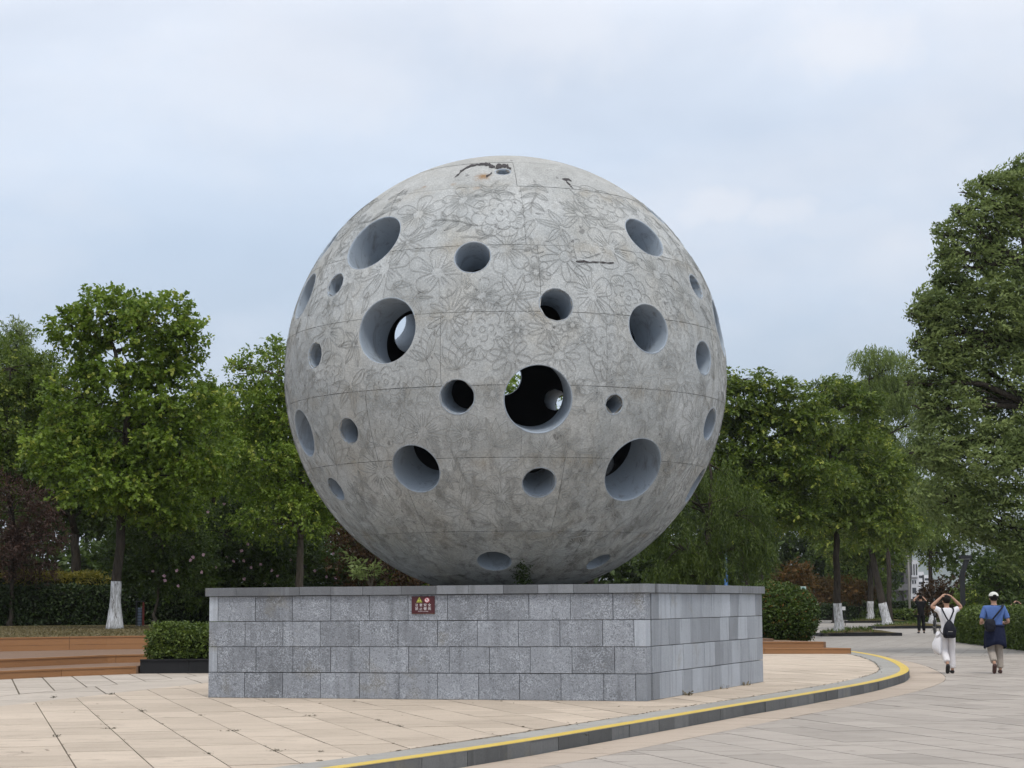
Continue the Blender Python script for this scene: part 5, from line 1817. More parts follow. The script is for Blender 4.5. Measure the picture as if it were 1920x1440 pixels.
# ------------------------------------------------------------------ lettering
def text_mesh(txt, size, depth=0.0):
    cu = bpy.data.curves.new('lettering', 'FONT')
    cu.body = txt
    cu.size = size
    cu.align_x = 'CENTER'; cu.align_y = 'CENTER'
    cu.extrude = depth
    cu.resolution_u = 3
    o = bpy.data.objects.new('tmp', cu)
    COL.objects.link(o)
    bpy.context.view_layer.update()
    me = bpy.data.meshes.new_from_object(o.evaluated_get(bpy.context.evaluated_depsgraph_get()))
    bpy.data.objects.remove(o)
    me.materials.clear()
    return me
# the warning sign on the pedestal
tf = (PED_C - PED_L).to_2d().normalized(); nf = Vector((tf.y, -tf.x))
def on_front(px, py):
    n3 = Vector((nf.x, nf.y, 0)); d = ray(px, py)
    return CAM + d * ((PED_L + n3 * 0.012 - CAM).dot(n3) / d.dot(n3))
s0, s1 = on_front(772, 1118), on_front(815, 1150)
cs = (on_front(772, 1150) + on_front(815, 1118)) / 2
W_ = (on_front(815, 1134) - on_front(772, 1134)).length; H_ = on_front(793, 1118).z - on_front(793, 1150.5).z
SM = Matrix(((tf.x, 0, nf.x, cs.x), (tf.y, 0, nf.y, cs.y), (0, 1, 0, cs.z), (0, 0, 0, 1)))
r = empty('warning_sign', cs)
r.matrix_world = SM
tag(r, 'dark red warning sign with white Chinese lettering on the pedestal front', 'sign')
M['sign_red'] = simple('dark_maroon_sign', (0.062, 0.012, 0.016), 0.4, 0.4)
M['sign_white'] = simple('sign_white', (0.72, 0.68, 0.70), 0.5, 0.3, var=0.05)
M['sign_yellow'] = simple('sign_yellow', (0.50, 0.55, 0.10), 0.5, 0.3, var=0.05)
M['sign_ring'] = simple('sign_ring_red', (0.55, 0.10, 0.13), 0.5, 0.3, var=0.05)
M['sign_black'] = simple('sign_black', (0.02, 0.02, 0.025), 0.5, 0.3)
MB().box((-W_ / 2, -H_ / 2, -0.010), (W_ / 2, H_ / 2, 0.004)).build('panel', M['sign_red'], r)
MB().box((-W_ / 2, -H_ / 2 - 0.004, -0.009), (W_ / 2, -H_ / 2 - 0.0002, 0.003)).build('rust_edge', simple('rust_edge', (0.2, 0.08, 0.03), 0.8, 0.1), r)
def flat(name, pts, z, m):
    return link(name, mesh(name, [(x, y, z) for x, y in pts], [tuple(range(len(pts)))]), m, r)
ux, uy = W_ / 43.0, H_ / 33.0
tx, ty = -7.0 * ux, 9.3 * uy
tri = lambda s_: [(tx - 5.6 * ux * s_, ty - 4.6 * uy * s_), (tx + 5.6 * ux * s_, ty - 4.6 * uy * s_), (tx, ty + 5.6 * uy * s_)]
flat('warning_triangle', tri(1.0), 0.006, M['sign_yellow'])
flat('warning_border', tri(0.80), 0.0075, M['sign_black'])
flat('warning_field', tri(0.66), 0.009, M['sign_yellow'])
flat('exclamation_mark', [(tx - 0.5 * ux, ty - 0.7 * uy), (tx + 0.5 * ux, ty - 0.7 * uy), (tx + 0.8 * ux, ty + 2.2 * uy), (tx - 0.8 * ux, ty + 2.2 * uy)], 0.0105, M['sign_black'])
flat('exclamation_dot', [(tx + 0.7 * ux * math.cos(a), ty - 1.9 * uy + 0.7 * uy * math.sin(a)) for a in [i * PI / 4 for i in range(8)]], 0.0105, M['sign_black'])
cx_, cy_ = 7.4 * ux, 8.9 * uy
disc = lambda q: [(cx_ + q * ux * math.cos(a), cy_ + q * uy * math.sin(a)) for a in [i * PI / 14 for i in range(28)]]
flat('no_climbing_ring', disc(4.8), 0.006, M['sign_ring'])
flat('no_climbing_disc', disc(3.7), 0.0075, M['sign_white'])
fig = MB()
for (a, b_, w_) in (((-0.3, 1.2), (0.4, -0.6), 0.8), ((0.2, 0.9), (1.9, 1.9), 0.5), ((-0.2, 0.8), (-1.7, 0.2), 0.5), ((0.3, -0.5), (1.6, -1.6), 0.55), ((0.3, -0.5), (-1.0, -2.0), 0.55)):
    dx_, dy_ = b_[0] - a[0], b_[1] - a[1]; m_ = math.hypot(dx_, dy_); nx, ny = -dy_ / m_ * w_ / 2, dx_ / m_ * w_ / 2
    fig.add([(cx_ + (a[0] + nx) * ux, cy_ + (a[1] + ny) * uy, 0.009), (cx_ + (a[0] - nx) * ux, cy_ + (a[1] - ny) * uy, 0.009), (cx_ + (b_[0] - nx) * ux, cy_ + (b_[1] - ny) * uy, 0.009), (cx_ + (b_[0] + nx) * ux, cy_ + (b_[1] + ny) * uy, 0.009)], [(0, 1, 2, 3)])
fig.add([(cx_ + (-0.6 + 0.75 * math.cos(a)) * ux, cy_ + (2.1 + 0.75 * math.sin(a)) * uy, 0.009) for a in [i * PI / 5 for i in range(10)]], [tuple(range(10))])
fig.build('climber_figure', M['sign_black'], r)
fig = MB().add([(cx_ - 3.0 * ux, cy_ + 2.4 * uy, 0.0105), (cx_ - 2.4 * ux, cy_ + 3.0 * uy, 0.0105), (cx_ + 3.0 * ux, cy_ - 2.4 * uy, 0.0105), (cx_ + 2.4 * ux, cy_ - 3.0 * uy, 0.0105)], [(0, 3, 2, 1)])
fig.build('slash', M['sign_ring'], r)
for row, (txt, y) in enumerate((('注意安全', -0.3), ('禁止攀爬', -7.4))):
    for k, ch in enumerate(txt):
        me = text_mesh(ch, 6.0 * uy)
        vs_ = np.array([v.co[:] for v in me.vertices])
        if len(vs_):
            c_ = (vs_.max(0) + vs_.min(0)) / 2
            for v in me.vertices: v.co -= Vector(c_)
        for q, dz in ((0, 0), (1, 0)):
            pass
        o = link('character', me, M['sign_white'], r)
        o.location = ((-12.0 + k * 8.0) * ux, y * uy, 0.0065)
        o.scale = (1.12, 1.0, 1)
o = link('caption', text_mesh('Be safe, no climbing', 2.5 * uy), M['sign_white'], r); o.location = (0.3 * ux, -12.3 * uy, 0.0065)

# brown direction totem behind the round shrub
p = atd(1506, 1160, 88); p.z = 0
r = empty('totem_sign', p)
tag(r, 'narrow brown totem sign with pale green top behind the round shrub', 'sign')
k = 88 / FPX
zt, zm = atd(1506, 1099.5, 88).z, atd(1506, 1106.5, 88).z
hw = 6.2 * k
MB().box((-hw, -0.09, 0), (hw, 0.09, zm)).build('panel', simple('brown_sign', (0.075, 0.03, 0.03), 0.45, 0.4), r)
MB().box((-hw, -0.095, zm + 0.003), (hw, 0.095, zt)).build('cap', simple('pale_green_sign', (0.50, 0.62, 0.56), 0.45, 0.4), r)
M['teal'] = simple('teal_emblem', (0.10, 0.26, 0.25), 0.5, 0.3)
b = MB().add([(0.02 + 0.075 * math.cos(a), -0.098, (zm + zt) / 2 + 0.045 * math.sin(a)) for a in [i * PI / 8 for i in range(16)]], [tuple(range(16))]); b.build('emblem', M['teal'], r)
zz = zm - 0.05
b = MB().box((-0.095, -0.094, zz - 0.19), (0.095, -0.091, zz - 0.175)).box((-0.095, -0.094, zz - 0.015), (0.095, -0.091, zz)).box((-0.095, -0.094, zz - 0.174), (-0.08, -0.091, zz - 0.016)).box((0.08, -0.094, zz - 0.174), (0.095, -0.091, zz - 0.016))
b.build('icon_frame', M['sign_white'], r)
b = MB().box((-0.05, -0.094, zz - 0.13), (0.05, -0.091, zz - 0.07)).box((-0.045, -0.094, zz - 0.155), (-0.02, -0.091, zz - 0.131)).box((0.02, -0.094, zz - 0.155), (0.045, -0.091, zz - 0.131)); b.build('icon', M['sign_white'], r)
for cxx in (-0.055, 0.045):
    for q in range(7):
        z_ = zz - 0.29 - q * 0.085
        if z_ < 0.3: break
        MB().box((cxx - 0.02, -0.094, z_), (cxx + 0.02, -0.091, z_ + 0.045)).build('character', M['sign_white'], r)
# small white notice by the hedge
p = atd(1582, 1142, 130); p.z = 0
r = empty('notice_board', p)
tag(r, 'tiny white notice board in front of the far hedges', 'sign')
MB().box((-0.11, -0.02, atd(1582, 1144, 130).z), (0.11, 0.02, atd(1582, 1137.5, 130).z)).build('panel', M['white_paint'], r)
MB().box((-0.09, -0.018, 0), (-0.06, 0.018, atd(1582, 1144, 130).z - 0.002)).build('post', M['black_metal'], r)
MB().box((0.06, -0.018, 0), (0.09, 0.018, atd(1582, 1144, 130).z - 0.002)).build('post', M['black_metal'], r)

# tree pits
def pit(label, cx, cy, hw, hd, seed):
    r = empty('tree_pit', (cx, cy, 0)); tag(r, label, 'tree pit')
    b = MB()
    for (a, c_) in (((-hw, -hd), (hw, -hd + 0.18)), ((-hw, hd - 0.18), (hw, hd)), ((-hw, -hd + 0.183), (-hw + 0.18, hd - 0.183)), ((hw - 0.18, -hd + 0.183), (hw, hd - 0.183))):
        MB().box((a[0], a[1], -0.05), (c_[0], c_[1], 0.13)).build('edge_stone', M['black_stone'], r)
    vs, fs = [], []
    for i in range(7):
        for j in range(7):
            x, y = (-1 + 2 * i / 6) * (hw - 0.185), (-1 + 2 * j / 6) * (hd - 0.185)
            vs.append((x, y, 0.10 + 0.22 * (1 - (x / hw) ** 2) * (1 - (y / hd) ** 2)))
    for i in range(6):
        for j in range(6): fs.append((i * 7 + j, (i + 1) * 7 + j, (i + 1) * 7 + j + 1, i * 7 + j + 1))
    link('soil_mound', mesh('mound', vs, fs), M['lawn'], r, True)
    rg = np.random.default_rng(seed)
    n = 500
    pt = np.stack([rg.uniform(-1, 0.4, n) * (hw - .2), rg.uniform(-1, 1, n) * (hd - .2), np.full(n, 0.12)], 1)
    pt[:, 2] = 0.10 + 0.22 * (1 - (pt[:, 0] / hw) ** 2) * (1 - (pt[:, 1] / hd) ** 2)
    d_ = nrm(rg.normal(size=(n, 3)) * np.array([.5, .5, .1]) + UPV)
    s_ = nrm(np.cross(d_, rg.normal(size=(n, 3)))) * 0.02
    hh = rg.uniform(0.08, 0.22, (n, 1))
    link('grass', mesh_quads('grass', np.stack([pt - s_, pt + s_, pt + d_ * hh * .6 + s_ * .6, pt + d_ * hh], 1), rg.uniform(0, 1, n)), M['leaf_hedge'], r)['kind'] = 'stuff'
pit('grassy tree pit with black edging under the limed forked tree', 16.2, 93.3, 1.9, 1.1, 1)
pit('grassy tree pit with black edging under the leaning limed tree', 23.6, 117.6, 2.3, 1.3, 2)
pit('dark tree pit under the farther limed tree', 27.6, 150.0, 2.3, 1.3, 3)
p = at(1624, 1182, 0)
r = empty('stone_block', (p.x, p.y, 0)); tag(r, 'pale rounded stone block on the plaza beside the second tree pit', 'stone block')
MB().lathe([(0.02, -0.02), (0.20, -0.02), (0.22, 0.03), (0.20, 0.10), (0.12, 0.14), (0.0, 0.15)], 14).build('body', M['slab_pale'], r, True)
r.scale = (1.1, 0.9, 1)

# ------------------------------------------------------------------ buildings in the distance
M['conc'] = mk_slab('grey_building_render', (0.20, 0.20, 0.21), (0.24, 0.24, 0.25), 0.15)
M['conc_dark'] = mk_slab('dark_building_stone', (0.09, 0.088, 0.095), (0.12, 0.118, 0.125), 0.15)
M['bwhite'] = mk_slab('white_building_render', (0.62, 0.63, 0.66), (0.66, 0.67, 0.70), 0.06)
M['pane'] = NB('dark_window_glass', 0.15, 0.6).col((0.035, 0.042, 0.05)).m
def bx(root, name, Dd, x0, y0, x1, y1, dep, m, front=0.0):
    """box whose front face fills that picture rectangle at distance Dd"""
    a, b_ = atd(x0, y1, Dd - front), atd(x1, y0, Dd - front)
    o = MB().box((min(a.x, b_.x), Dd - front, max(-0.02, min(a.z, b_.z))), (max(a.x, b_.x), Dd - front + dep, max(a.z, b_.z))).build(name, m)
    o.parent = root
    o.location = -root.location
    return o
DB = 210
r = empty('grey_building', tuple(atd(1685, 1135, DB).xy) + (0,)); tag(r, 'grey stone building with dark windows and balcony rails behind the leaning limed tree', 'building')
bx(r, 'wall', DB, 1655, 985, 1704, 1165, 14, M['conc'])
for (x0, y0, x1, y1) in ((1680, 1072, 1700, 1093), (1672, 1077, 1678, 1083), (1680, 1050, 1700, 1066), (1660, 1072, 1668, 1084), (1660, 1030, 1672, 1046), (1680, 1020, 1698, 1040)):
    f = bx(r, 'window', DB, x0 - 0.8, y0 - 0.8, x1 + 0.8, y1 + 0.8, 0.3, M['conc_dark'], 0.12)
    bx(r, 'pane', DB, x0, y0, x1, y1, 0.05, M['pane'], 0.18)
for (x0, x1, y0, y1) in ((1678, 1702, 1096, 1106), (1660, 1674, 1096, 1104), (1658, 1676, 1052, 1062)):
    s_ = bx(r, 'balcony_slab', DB, x0, y1, x1, y1 + 1.5, 1.2, M['conc_dark'], 1.2)
    n = int((x1 - x0) / 2.0)
    for q in range(n + 1): bx(r, 'baluster', DB, x0 + q * 2.0, y0, x0 + q * 2.0 + 0.8, y1 - 0.1, 0.08, M['conc'], 1.18)
    bx(r, 'rail', DB, x0, y0 - 1.2, x1, y0 - 0.1, 0.14, M['conc'], 1.2)
a, b_ = atd(1700, 1135, DB - 1), atd(1706, 985, DB - 1)
o = MB().add([(a.x - 0.3, DB - 1, 0), (a.x + 0.35, DB - 1, 0), (b_.x + 0.35, DB - 1, b_.z), (b_.x - 0.6, DB - 1, b_.z), (a.x - 0.3, DB + 4, 0), (a.x + 0.35, DB + 4, 0), (b_.x + 0.35, DB + 4, b_.z), (b_.x - 0.6, DB + 4, b_.z)],
             [(0, 1, 2, 3), (7, 6, 5, 4), (0, 4, 5, 1), (1, 5, 6, 2), (2, 6, 7, 3), (3, 7, 4, 0)]).build('leaning_pier', M['conc_dark']); o.parent = r; o.location = -r.location
DW = 216
r = empty('white_tower', tuple(atd(1714, 1135, DW).xy) + (0,)); tag(r, 'narrow white tower block with three slit windows beside the grey building', 'building')
bx(r, 'wall', DW, 1704.5, 1050, 1721.5, 1170, 10, M['bwhite'])
for x in (1708.5, 1713.0, 1717.7): bx(r, 'window', DW, x, 1058, x + 1.7, 1078.5, 0.1, M['pane'], 0.05)
for x in (1710.5, 1715.0): bx(r, 'window', DW, x, 1088, x + 2.6, 1094.5, 0.1, M['pane'], 0.05)
bx(r, 'window', DW, 1711, 1102, 1718, 1112, 0.1, M['pane'], 0.05); bx(r, 'window', DW, 1711.5, 1119, 1717, 1129, 0.1, M['pane'], 0.05)
bx(r, 'band', DW, 1704.2, 1080.5, 1721.8, 1082, 0.3, M['bwhite'], 0.15); bx(r, 'band', DW, 1709, 1083.6, 1719.5, 1085, 0.3, M['conc'], 0.12)
DV = 235
r = empty('white_building', tuple(atd(1732, 1135, DV).xy) + (0,)); tag(r, 'white stepped low building to the right of the white tower', 'building')
bx(r, 'wall', DV, 1721, 1072, 1732, 1170, 9, M['bwhite']); bx(r, 'wall', DV, 1732.2, 1078, 1744, 1170, 12, M['bwhite'])
for y in (1079, 1091, 1103):
    bx(r, 'window', DV, 1723, y, 1730, y + 4.5, 0.1, M['pane'], 0.05); bx(r, 'window', DV, 1734, y + 5, 1742, y + 9, 0.1, M['pane'], 0.05)
# ------------------------------------------------------------------ people
def skin(name, V, Ed, m, parent, sub=2):
    me = bpy.data.meshes.new(name)
    me.from_pydata([v[0] for v in V], Ed, [])
    o = bpy.data.objects.new('tmp', me)
    COL.objects.link(o)
    md = o.modifiers.new('skin', 'SKIN')
    md.use_smooth_shade = True
    for i, v in enumerate(V):
        r_ = v[1] if isinstance(v[1], tuple) else (v[1], v[1])
        me.skin_vertices[0].data[i].radius = r_
        me.skin_vertices[0].data[i].use_root = (i == 0)
    sm = o.modifiers.new('sub', 'SUBSURF'); sm.levels = sub; sm.render_levels = sub
    bpy.context.view_layer.update()
    out = bpy.data.meshes.new_from_object(o.evaluated_get(bpy.context.evaluated_depsgraph_get()))
    bpy.data.objects.remove(o)
    out.materials.clear()
    return link(name, out, m, parent, True)
M['skin'] = simple('skin', (0.42, 0.25, 0.175), 0.55, 0.3, var=0.06)
M['hair'] = simple('black_hair', (0.010, 0.008, 0.007), 0.75, 0.15, var=0.3, scale=40)
def cloth(name, c, rough=0.85, wr=0.5):
    s = NB(name, rough, 0.15)
    a = s.noise(s.map(s.pos(), (1, 1, 0.6)), 9, 4, 0.6, 0.5)
    s.col(s.mix(a, tuple(x * 0.88 for x in c), tuple(min(0.9, x * 1.08) for x in c))).bump(a, wr, 0.03)
    return s.m
def Vv(*a): return Vector(a)
def person(label, loc, yaw, sc, pose, shirt, trousers, shoe, bulk=1.0, hair='short', sleeve=0.55, wide=1.0, shirt_low=0.90):
    root = empty('person', loc, yaw)
    root.scale = (sc, sc, sc)
    tag(root, label, 'person')
    P = {k: Vector(v) for k, v in pose.items()}
    B = bulk
    V = [(Vv(0, 0, .95), (.125 * B, .095 * B)), (Vv(0, 0, 1.10), (.105 * B, .085 * B)), (Vv(0, 0, 1.28), (.135 * B, .10 * B)), (Vv(0, 0, 1.42), (.085, .07)), (Vv(0, .005, 1.49), .054), (Vv(0, .015, 1.555), (.072, .08)), (Vv(0, .015, 1.635), (.080, .095)), (Vv(0, .0, 1.695), (.06, .07)),
         (Vv(0, .105, 1.60), .014)]
    Ed = [(0, 1), (1, 2), (2, 3), (3, 4), (4, 5), (5, 6), (6, 7), (6, 8)]
    for sg, s_ in ((-1, 'l'), (1, 'r')):
        # ear
        V.append((Vv(sg * .092, .01, 1.60), .016)); Ed.append((6, len(V) - 1))
        sh, el, wr = P['sh' + s_], P['el' + s_], P['wr' + s_]
        hand = P['ha' + s_]
        i0 = len(V)
        V += [(sh, .052), (sh.lerp(el, .5), .047), (el, .040), (el.lerp(wr, .4), .040), (wr, .028)]
        Ed += [(2, i0), (i0, i0 + 1), (i0 + 1, i0 + 2), (i0 + 2, i0 + 3), (i0 + 3, i0 + 4)]
        pd = (hand - wr).normalized()
        palm = wr + pd * .065
        V.append((palm, (.036, .018))); pi_ = len(V) - 1; Ed.append((i0 + 4, pi_))
        side = pd.cross((P['curl' + s_] if 'curl' + s_ in P else Vv(0, 1, 0))).normalized()
        cu = P['curl' + s_].normalized() if 'curl' + s_ in P else Vv(0, 1, 0)
        for k, (off, ln) in enumerate(((-.027, .062), (-.009, .078), (.009, .074), (.027, .056))):
            a_ = palm + pd * .03 + side * off
            V += [(a_, .009), (a_ + pd * ln * .5 + cu * .008, .0085), (a_ + pd * ln * .85 + cu * .03, .0075)]
            n = len(V); Ed += [(pi_, n - 3), (n - 3, n - 2), (n - 2, n - 1)]
        a_ = palm - pd * .02 - side * .034
        V += [(a_, .010), (a_ - side * .022 + pd * .035 + cu * .01, .009)]
        n = len(V); Ed += [(pi_, n - 2), (n - 2, n - 1)]
        hp, kn, an, to = Vv(sg * .085, 0, .90), P['kn' + s_], P['an' + s_], P['to' + s_]
        i0 = len(V)
        V += [(hp, .085 * B), (hp.lerp(kn, .5), .075), (kn, .055), (kn.lerp(an, .35), .055), (an, .038), (to, .03)]
        Ed += [(0, i0), (i0, i0 + 1), (i0 + 1, i0 + 2), (i0 + 2, i0 + 3), (i0 + 3, i0 + 4), (i0 + 4, i0 + 5)]
    skin('body', V, Ed, M['skin'], root, 1)
    for sg in (-1, 1):
        MB().ellipsoid((sg * .032, .092, 1.625), (.014, .008, .009), 8, 6).build('eye', M['hair'], root, True)
    MB().ellipsoid((0, .094, 1.562), (.024, .006, .006), 8, 6).build('mouth', simple('lips', (0.30, 0.10, 0.09), 0.5, 0.3), root, True)
    # hair: a cap over crown and nape
    hb_ = MB(); n = 18; vs, fs = [], []
    for i in range(9):
        ph = R_(88 - i * 17)
        for k in range(n):
            a = 2 * PI * k / n
            y_, x_ = math.sin(a), math.cos(a)
            fr = max(0, y_)
            z_ = max(math.sin(ph), -0.75 if y_ < 0.1 else 0.15 + 0.3 * fr)
            cr_ = math.cos(ph) if math.sin(ph) >= z_ - 1e-6 else math.sqrt(max(0, 1 - z_ * z_))
            w_ = 1 + 0.03 * math.sin(7 * a + i)
            vs.append((x_ * cr_ * .093 * w_, .008 + y_ * cr_ * .108 * w_, 1.625 + z_ * .105))
    for i in range(8):
        for k in range(n): fs.append((i * n + k, i * n + (k + 1) % n, (i + 1) * n + (k + 1) % n, (i + 1) * n + k))
    fs.append(tuple(range(n - 1, -1, -1)))
    hb_.add(vs, fs).build('hair', M['hair'], root, True)
    # shirt
    V = [(Vv(0, 0, shirt_low), (.165 * B, .125 * B)), (Vv(0, 0, shirt_low + .03), (.162 * B, .123 * B)), (Vv(0, 0, 1.12), (.150 * B, .118 * B)), (Vv(0, 0, 1.28), (.165 * B, .125 * B)), (Vv(0, -.005, 1.41), (.105 * B, .085 * B)), (Vv(0, 0, 1.45), (.070, .065))]
    Ed = [(i, i + 1) for i in range(5)]
    for s_ in 'lr':
        sh, el = P['sh' + s_], P['el' + s_]
        i0 = len(V)
        V += [(sh, .074), (sh.lerp(el, .3), .070), (sh.lerp(el, sleeve), .068), (sh.lerp(el, sleeve + .05), .067)]
        Ed += [(3, i0), (i0, i0 + 1), (i0 + 1, i0 + 2), (i0 + 2, i0 + 3)]
    skin('shirt', V, Ed, shirt, root, 2)
    # trousers
    V = [(Vv(0, 0, 1.0), (.145 * B, .11 * B)), (Vv(0, 0, .93), (.150 * B, .12 * B))]
    Ed = [(0, 1)]
    for sg, s_ in ((-1, 'l'), (1, 'r')):
        hp, kn, an = Vv(sg * .088, 0, .86), P['kn' + s_], P['an' + s_]
        i0 = len(V)
        V += [(hp, .108 * B), (hp.lerp(kn, .5), .098 * wide), (kn, .084 * wide), (kn.lerp(an, .5), .080 * wide), (kn.lerp(an, .86), .075 * wide), (kn.lerp(an, .93), .073 * wide)]
        Ed += [(1, i0)] + [(i0 + q, i0 + q + 1) for q in range(5)]
    skin('trousers', V, Ed, trousers, root, 2)
    for s_ in 'lr':
        an, to = P['an' + s_], P['to' + s_]
        d = (to - an)
        heel = an + Vv(0, -.03, -.045) if abs(d.z) < .09 else an + Vv(0, -.035, -.01)
        skin('shoe', [(heel, .047), (heel.lerp(to, .45), (.052, .045)), (to, (.05, .032)), (to + (to - heel).normalized() * .045, (.036, .022))], [(0, 1), (1, 2), (2, 3)], shoe, root, 2)
    return root
RAISED = {'shl': (-.165, 0, 1.39), 'shr': (.165, 0, 1.39), 'ell': (-.345, .02, 1.475), 'elr': (.345, .02, 1.455), 'wrl': (-.135, .0, 1.665), 'wrr': (.14, .0, 1.66), 'hal': (-.03, .02, 1.76), 'har': (.03, .02, 1.755), 'curll': (.4, .3, -.6), 'curlr': (-.4, .3, -.6)}
WALK = {'knl': (-.085, .03, .50), 'anl': (-.08, -.23, .235), 'tol': (-.08, -.20, .045), 'knr': (.09, .06, .49), 'anr': (.10, .05, .085), 'tor': (.115, .20, .04)}
STAND = {'knl': (-.10, .01, .49), 'anl': (-.115, -.03, .085), 'tol': (-.14, .12, .04), 'knr': (.10, .02, .49), 'anr': (.115, 0, .085), 'tor': (.14, .15, .04)}
M['white_cloth'] = cloth('white_cotton', (0.74, 0.74, 0.77))
M['white_trouser'] = cloth('white_trousers', (0.68, 0.66, 0.67), wr=0.9)
M['blue_cloth'] = cloth('blue_jersey', (0.085, 0.15, 0.36))
M['beige_cloth'] = cloth('beige_trousers', (0.34, 0.30, 0.26), wr=1.0)
M['navy_cloth'] = cloth('navy_jacket', (0.012, 0.016, 0.040), wr=1.0)
M['black_cloth'] = cloth('black_cotton', (0.010, 0.010, 0.012))
M['pink_cloth'] = cloth('pink_blouse', (0.50, 0.30, 0.30))
M['shoe_black'] = simple('black_shoe', (0.012, 0.012, 0.013), 0.5, 0.35)
M['shoe_brown'] = simple('brown_shoe', (0.07, 0.035, 0.03), 0.5, 0.35)
M['nylon'] = cloth('black_nylon', (0.012, 0.013, 0.020), 0.55, 0.6)

wl = at(1779, 1263, 0)
wom = person('person in white T-shirt and white trousers walking away with both hands on head', (wl.x, wl.y, 0), 0.05, 1.0, {**RAISED, **WALK}, M['white_cloth'], M['white_trouser'], M['shoe_black'], 0.95, wide=1.05, sleeve=0.5)
# backpack: a drawstring sack hung low, straps meeting in a V
bp = empty('backpack', (wl.x, wl.y - 0.2, 0.80)); tag(bp, 'small black drawstring backpack on the back of the person in white', 'backpack')
b = MB(); vs, fs = [], []
prof = [(-.02, .10, .045), (.0, .135, .07), (.08, .148, .085), (.18, .14, .08), (.27, .11, .065), (.34, .06, .045), (.375, .03, .03)]
n = 14
for (z, rx_, ry_) in prof:
    for k in range(n):
        a = 2 * PI * k / n
        cx, sy = math.cos(a), math.sin(a)
        vs.append((math.copysign(abs(cx) ** .7, cx) * rx_, math.copysign(abs(sy) ** .8, sy) * ry_, z))
for i in range(len(prof) - 1):
    for k in range(n): fs.append((i * n + k, i * n + (k + 1) % n, (i + 1) * n + (k + 1) % n, (i + 1) * n + k))
fs.append(tuple(range(n - 1, -1, -1))); fs.append(tuple((len(prof) - 1) * n + k for k in range(n)))
b.add(vs, fs).build('sack', M['nylon'], bp, True)
MB().box((-.085, -.105, .05), (.085, -.07, .16)).build('pocket', M['nylon'], bp)
MB().box((-.05, -.111, .12), (.05, -.1055, .13)).build('zip', M['kerb_top'], bp)
for sg in (-1, 1):
    MB().tube([(sg * .01, .02, .36), (sg * .06, .045, .45), (sg * .115, .055, .57), (sg * .125, .10, .625), (sg * .12, .20, .635)], [.016, .017, .017, .017, .016], 6).build('strap', M['nylon'], bp, True)
    MB().tube([(sg * .11, .0, .02), (sg * .175, .12, .12), (sg * .185, .2, .22)], .008, 5).build('lower_cord', M['nylon'], bp, True)
# white jacket hanging at the left hip
jk = empty('white_jacket', (wl.x - .21, wl.y - .02, 0.42)); tag(jk, 'crumpled white jacket hanging at the left hip of the person in white', 'jacket')
vs, fs = [], []
prof = [(.50, .03, .0), (.46, .06, .0), (.40, .05, -.01), (.36, .085, .0), (.26, .10, -.02), (.14, .105, -.03), (.05, .08, -.01), (.0, .045, .02)]
n = 16
for i, (z, r_, ox) in enumerate(prof):
    for k in range(n):
        a = 2 * PI * k / n
        w_ = 1 + .16 * math.sin(3 * a + i) + .1 * math.sin(5 * a - 2 * i)
        vs.append((ox + math.cos(a) * r_ * w_, math.sin(a) * r_ * .75 * w_, z + .012 * math.sin(2 * a + i)))
for i in range(len(prof) - 1):
    for k in range(n): fs.append((i * n + k, (i + 1) * n + k, (i + 1) * n + (k + 1) % n, i * n + (k + 1) % n))
fs.append(tuple(range(n))); fs.append(tuple((len(prof) - 1) * n + k for k in range(n - 1, -1, -1)))
MB().add(vs, fs).build('folded_body', M['white_cloth'], jk, True)
MB().tube([(-.02, 0, .34), (-.05, -.05, .42), (.03, -.04, .47)], [.03, .03, .02], 8).build('sleeve', M['white_cloth'], jk, True)

ml = at(1868, 1263, 0)
ARMS = {'shl': (-.20, 0, 1.385), 'shr': (.20, 0, 1.385), 'ell': (-.29, -.04, 1.10), 'elr': (.29, -.03, 1.10), 'wrl': (-.25, .19, 1.06), 'wrr': (.25, .20, 1.07), 'hal': (-.20, .28, 1.08), 'har': (.20, .29, 1.09), 'curll': (.5, .2, .2), 'curlr': (-.5, .2, .2)}
man = person('person in blue T-shirt, beige trousers and white cap walking at the right edge', (ml.x, ml.y, 0), -0.03, 1.03, {**ARMS, **WALK}, M['blue_cloth'], M['beige_cloth'], M['shoe_brown'], 1.18, sleeve=0.72, wide=1.05, shirt_low=.98)
# cap with the strap opening at the back
vs, fs = [], []
n = 20
for i in range(7):
    ph = R_(2 + i * 14.5)
    for k in range(n):
        a = 2 * PI * k / n
        vs.append((math.cos(a) * math.cos(ph) * .106, .005 + math.sin(a) * math.cos(ph) * .122, 1.645 + math.sin(ph) * .095))
for i in range(6):
    for k in range(n): fs.append((i * n + k, i * n + (k + 1) % n, (i + 1) * n + (k + 1) % n, (i + 1) * n + k))
fs.append(tuple(6 * n + k for k in range(n)))
cap = MB().add(vs, fs).build('cap', cloth('white_cap_cotton', (0.62, 0.62, 0.58)), man, True)
MB().add([(math.cos(R_(a)) * .085, .05 + math.sin(R_(a)) * (.16 if q else .08), 1.648 - (.012 if q else 0)) for q in (0, 1) for a in range(0, 181, 20)], [(i, i + 1, i + 11, i + 10) for i in range(9)]).build('cap_brim', cap.data.materials[0], man)
MB().ellipsoid((0, -.112, 1.655), (.042, .012, .026), 12, 6).build('cap_opening', M['hair'], man, True)
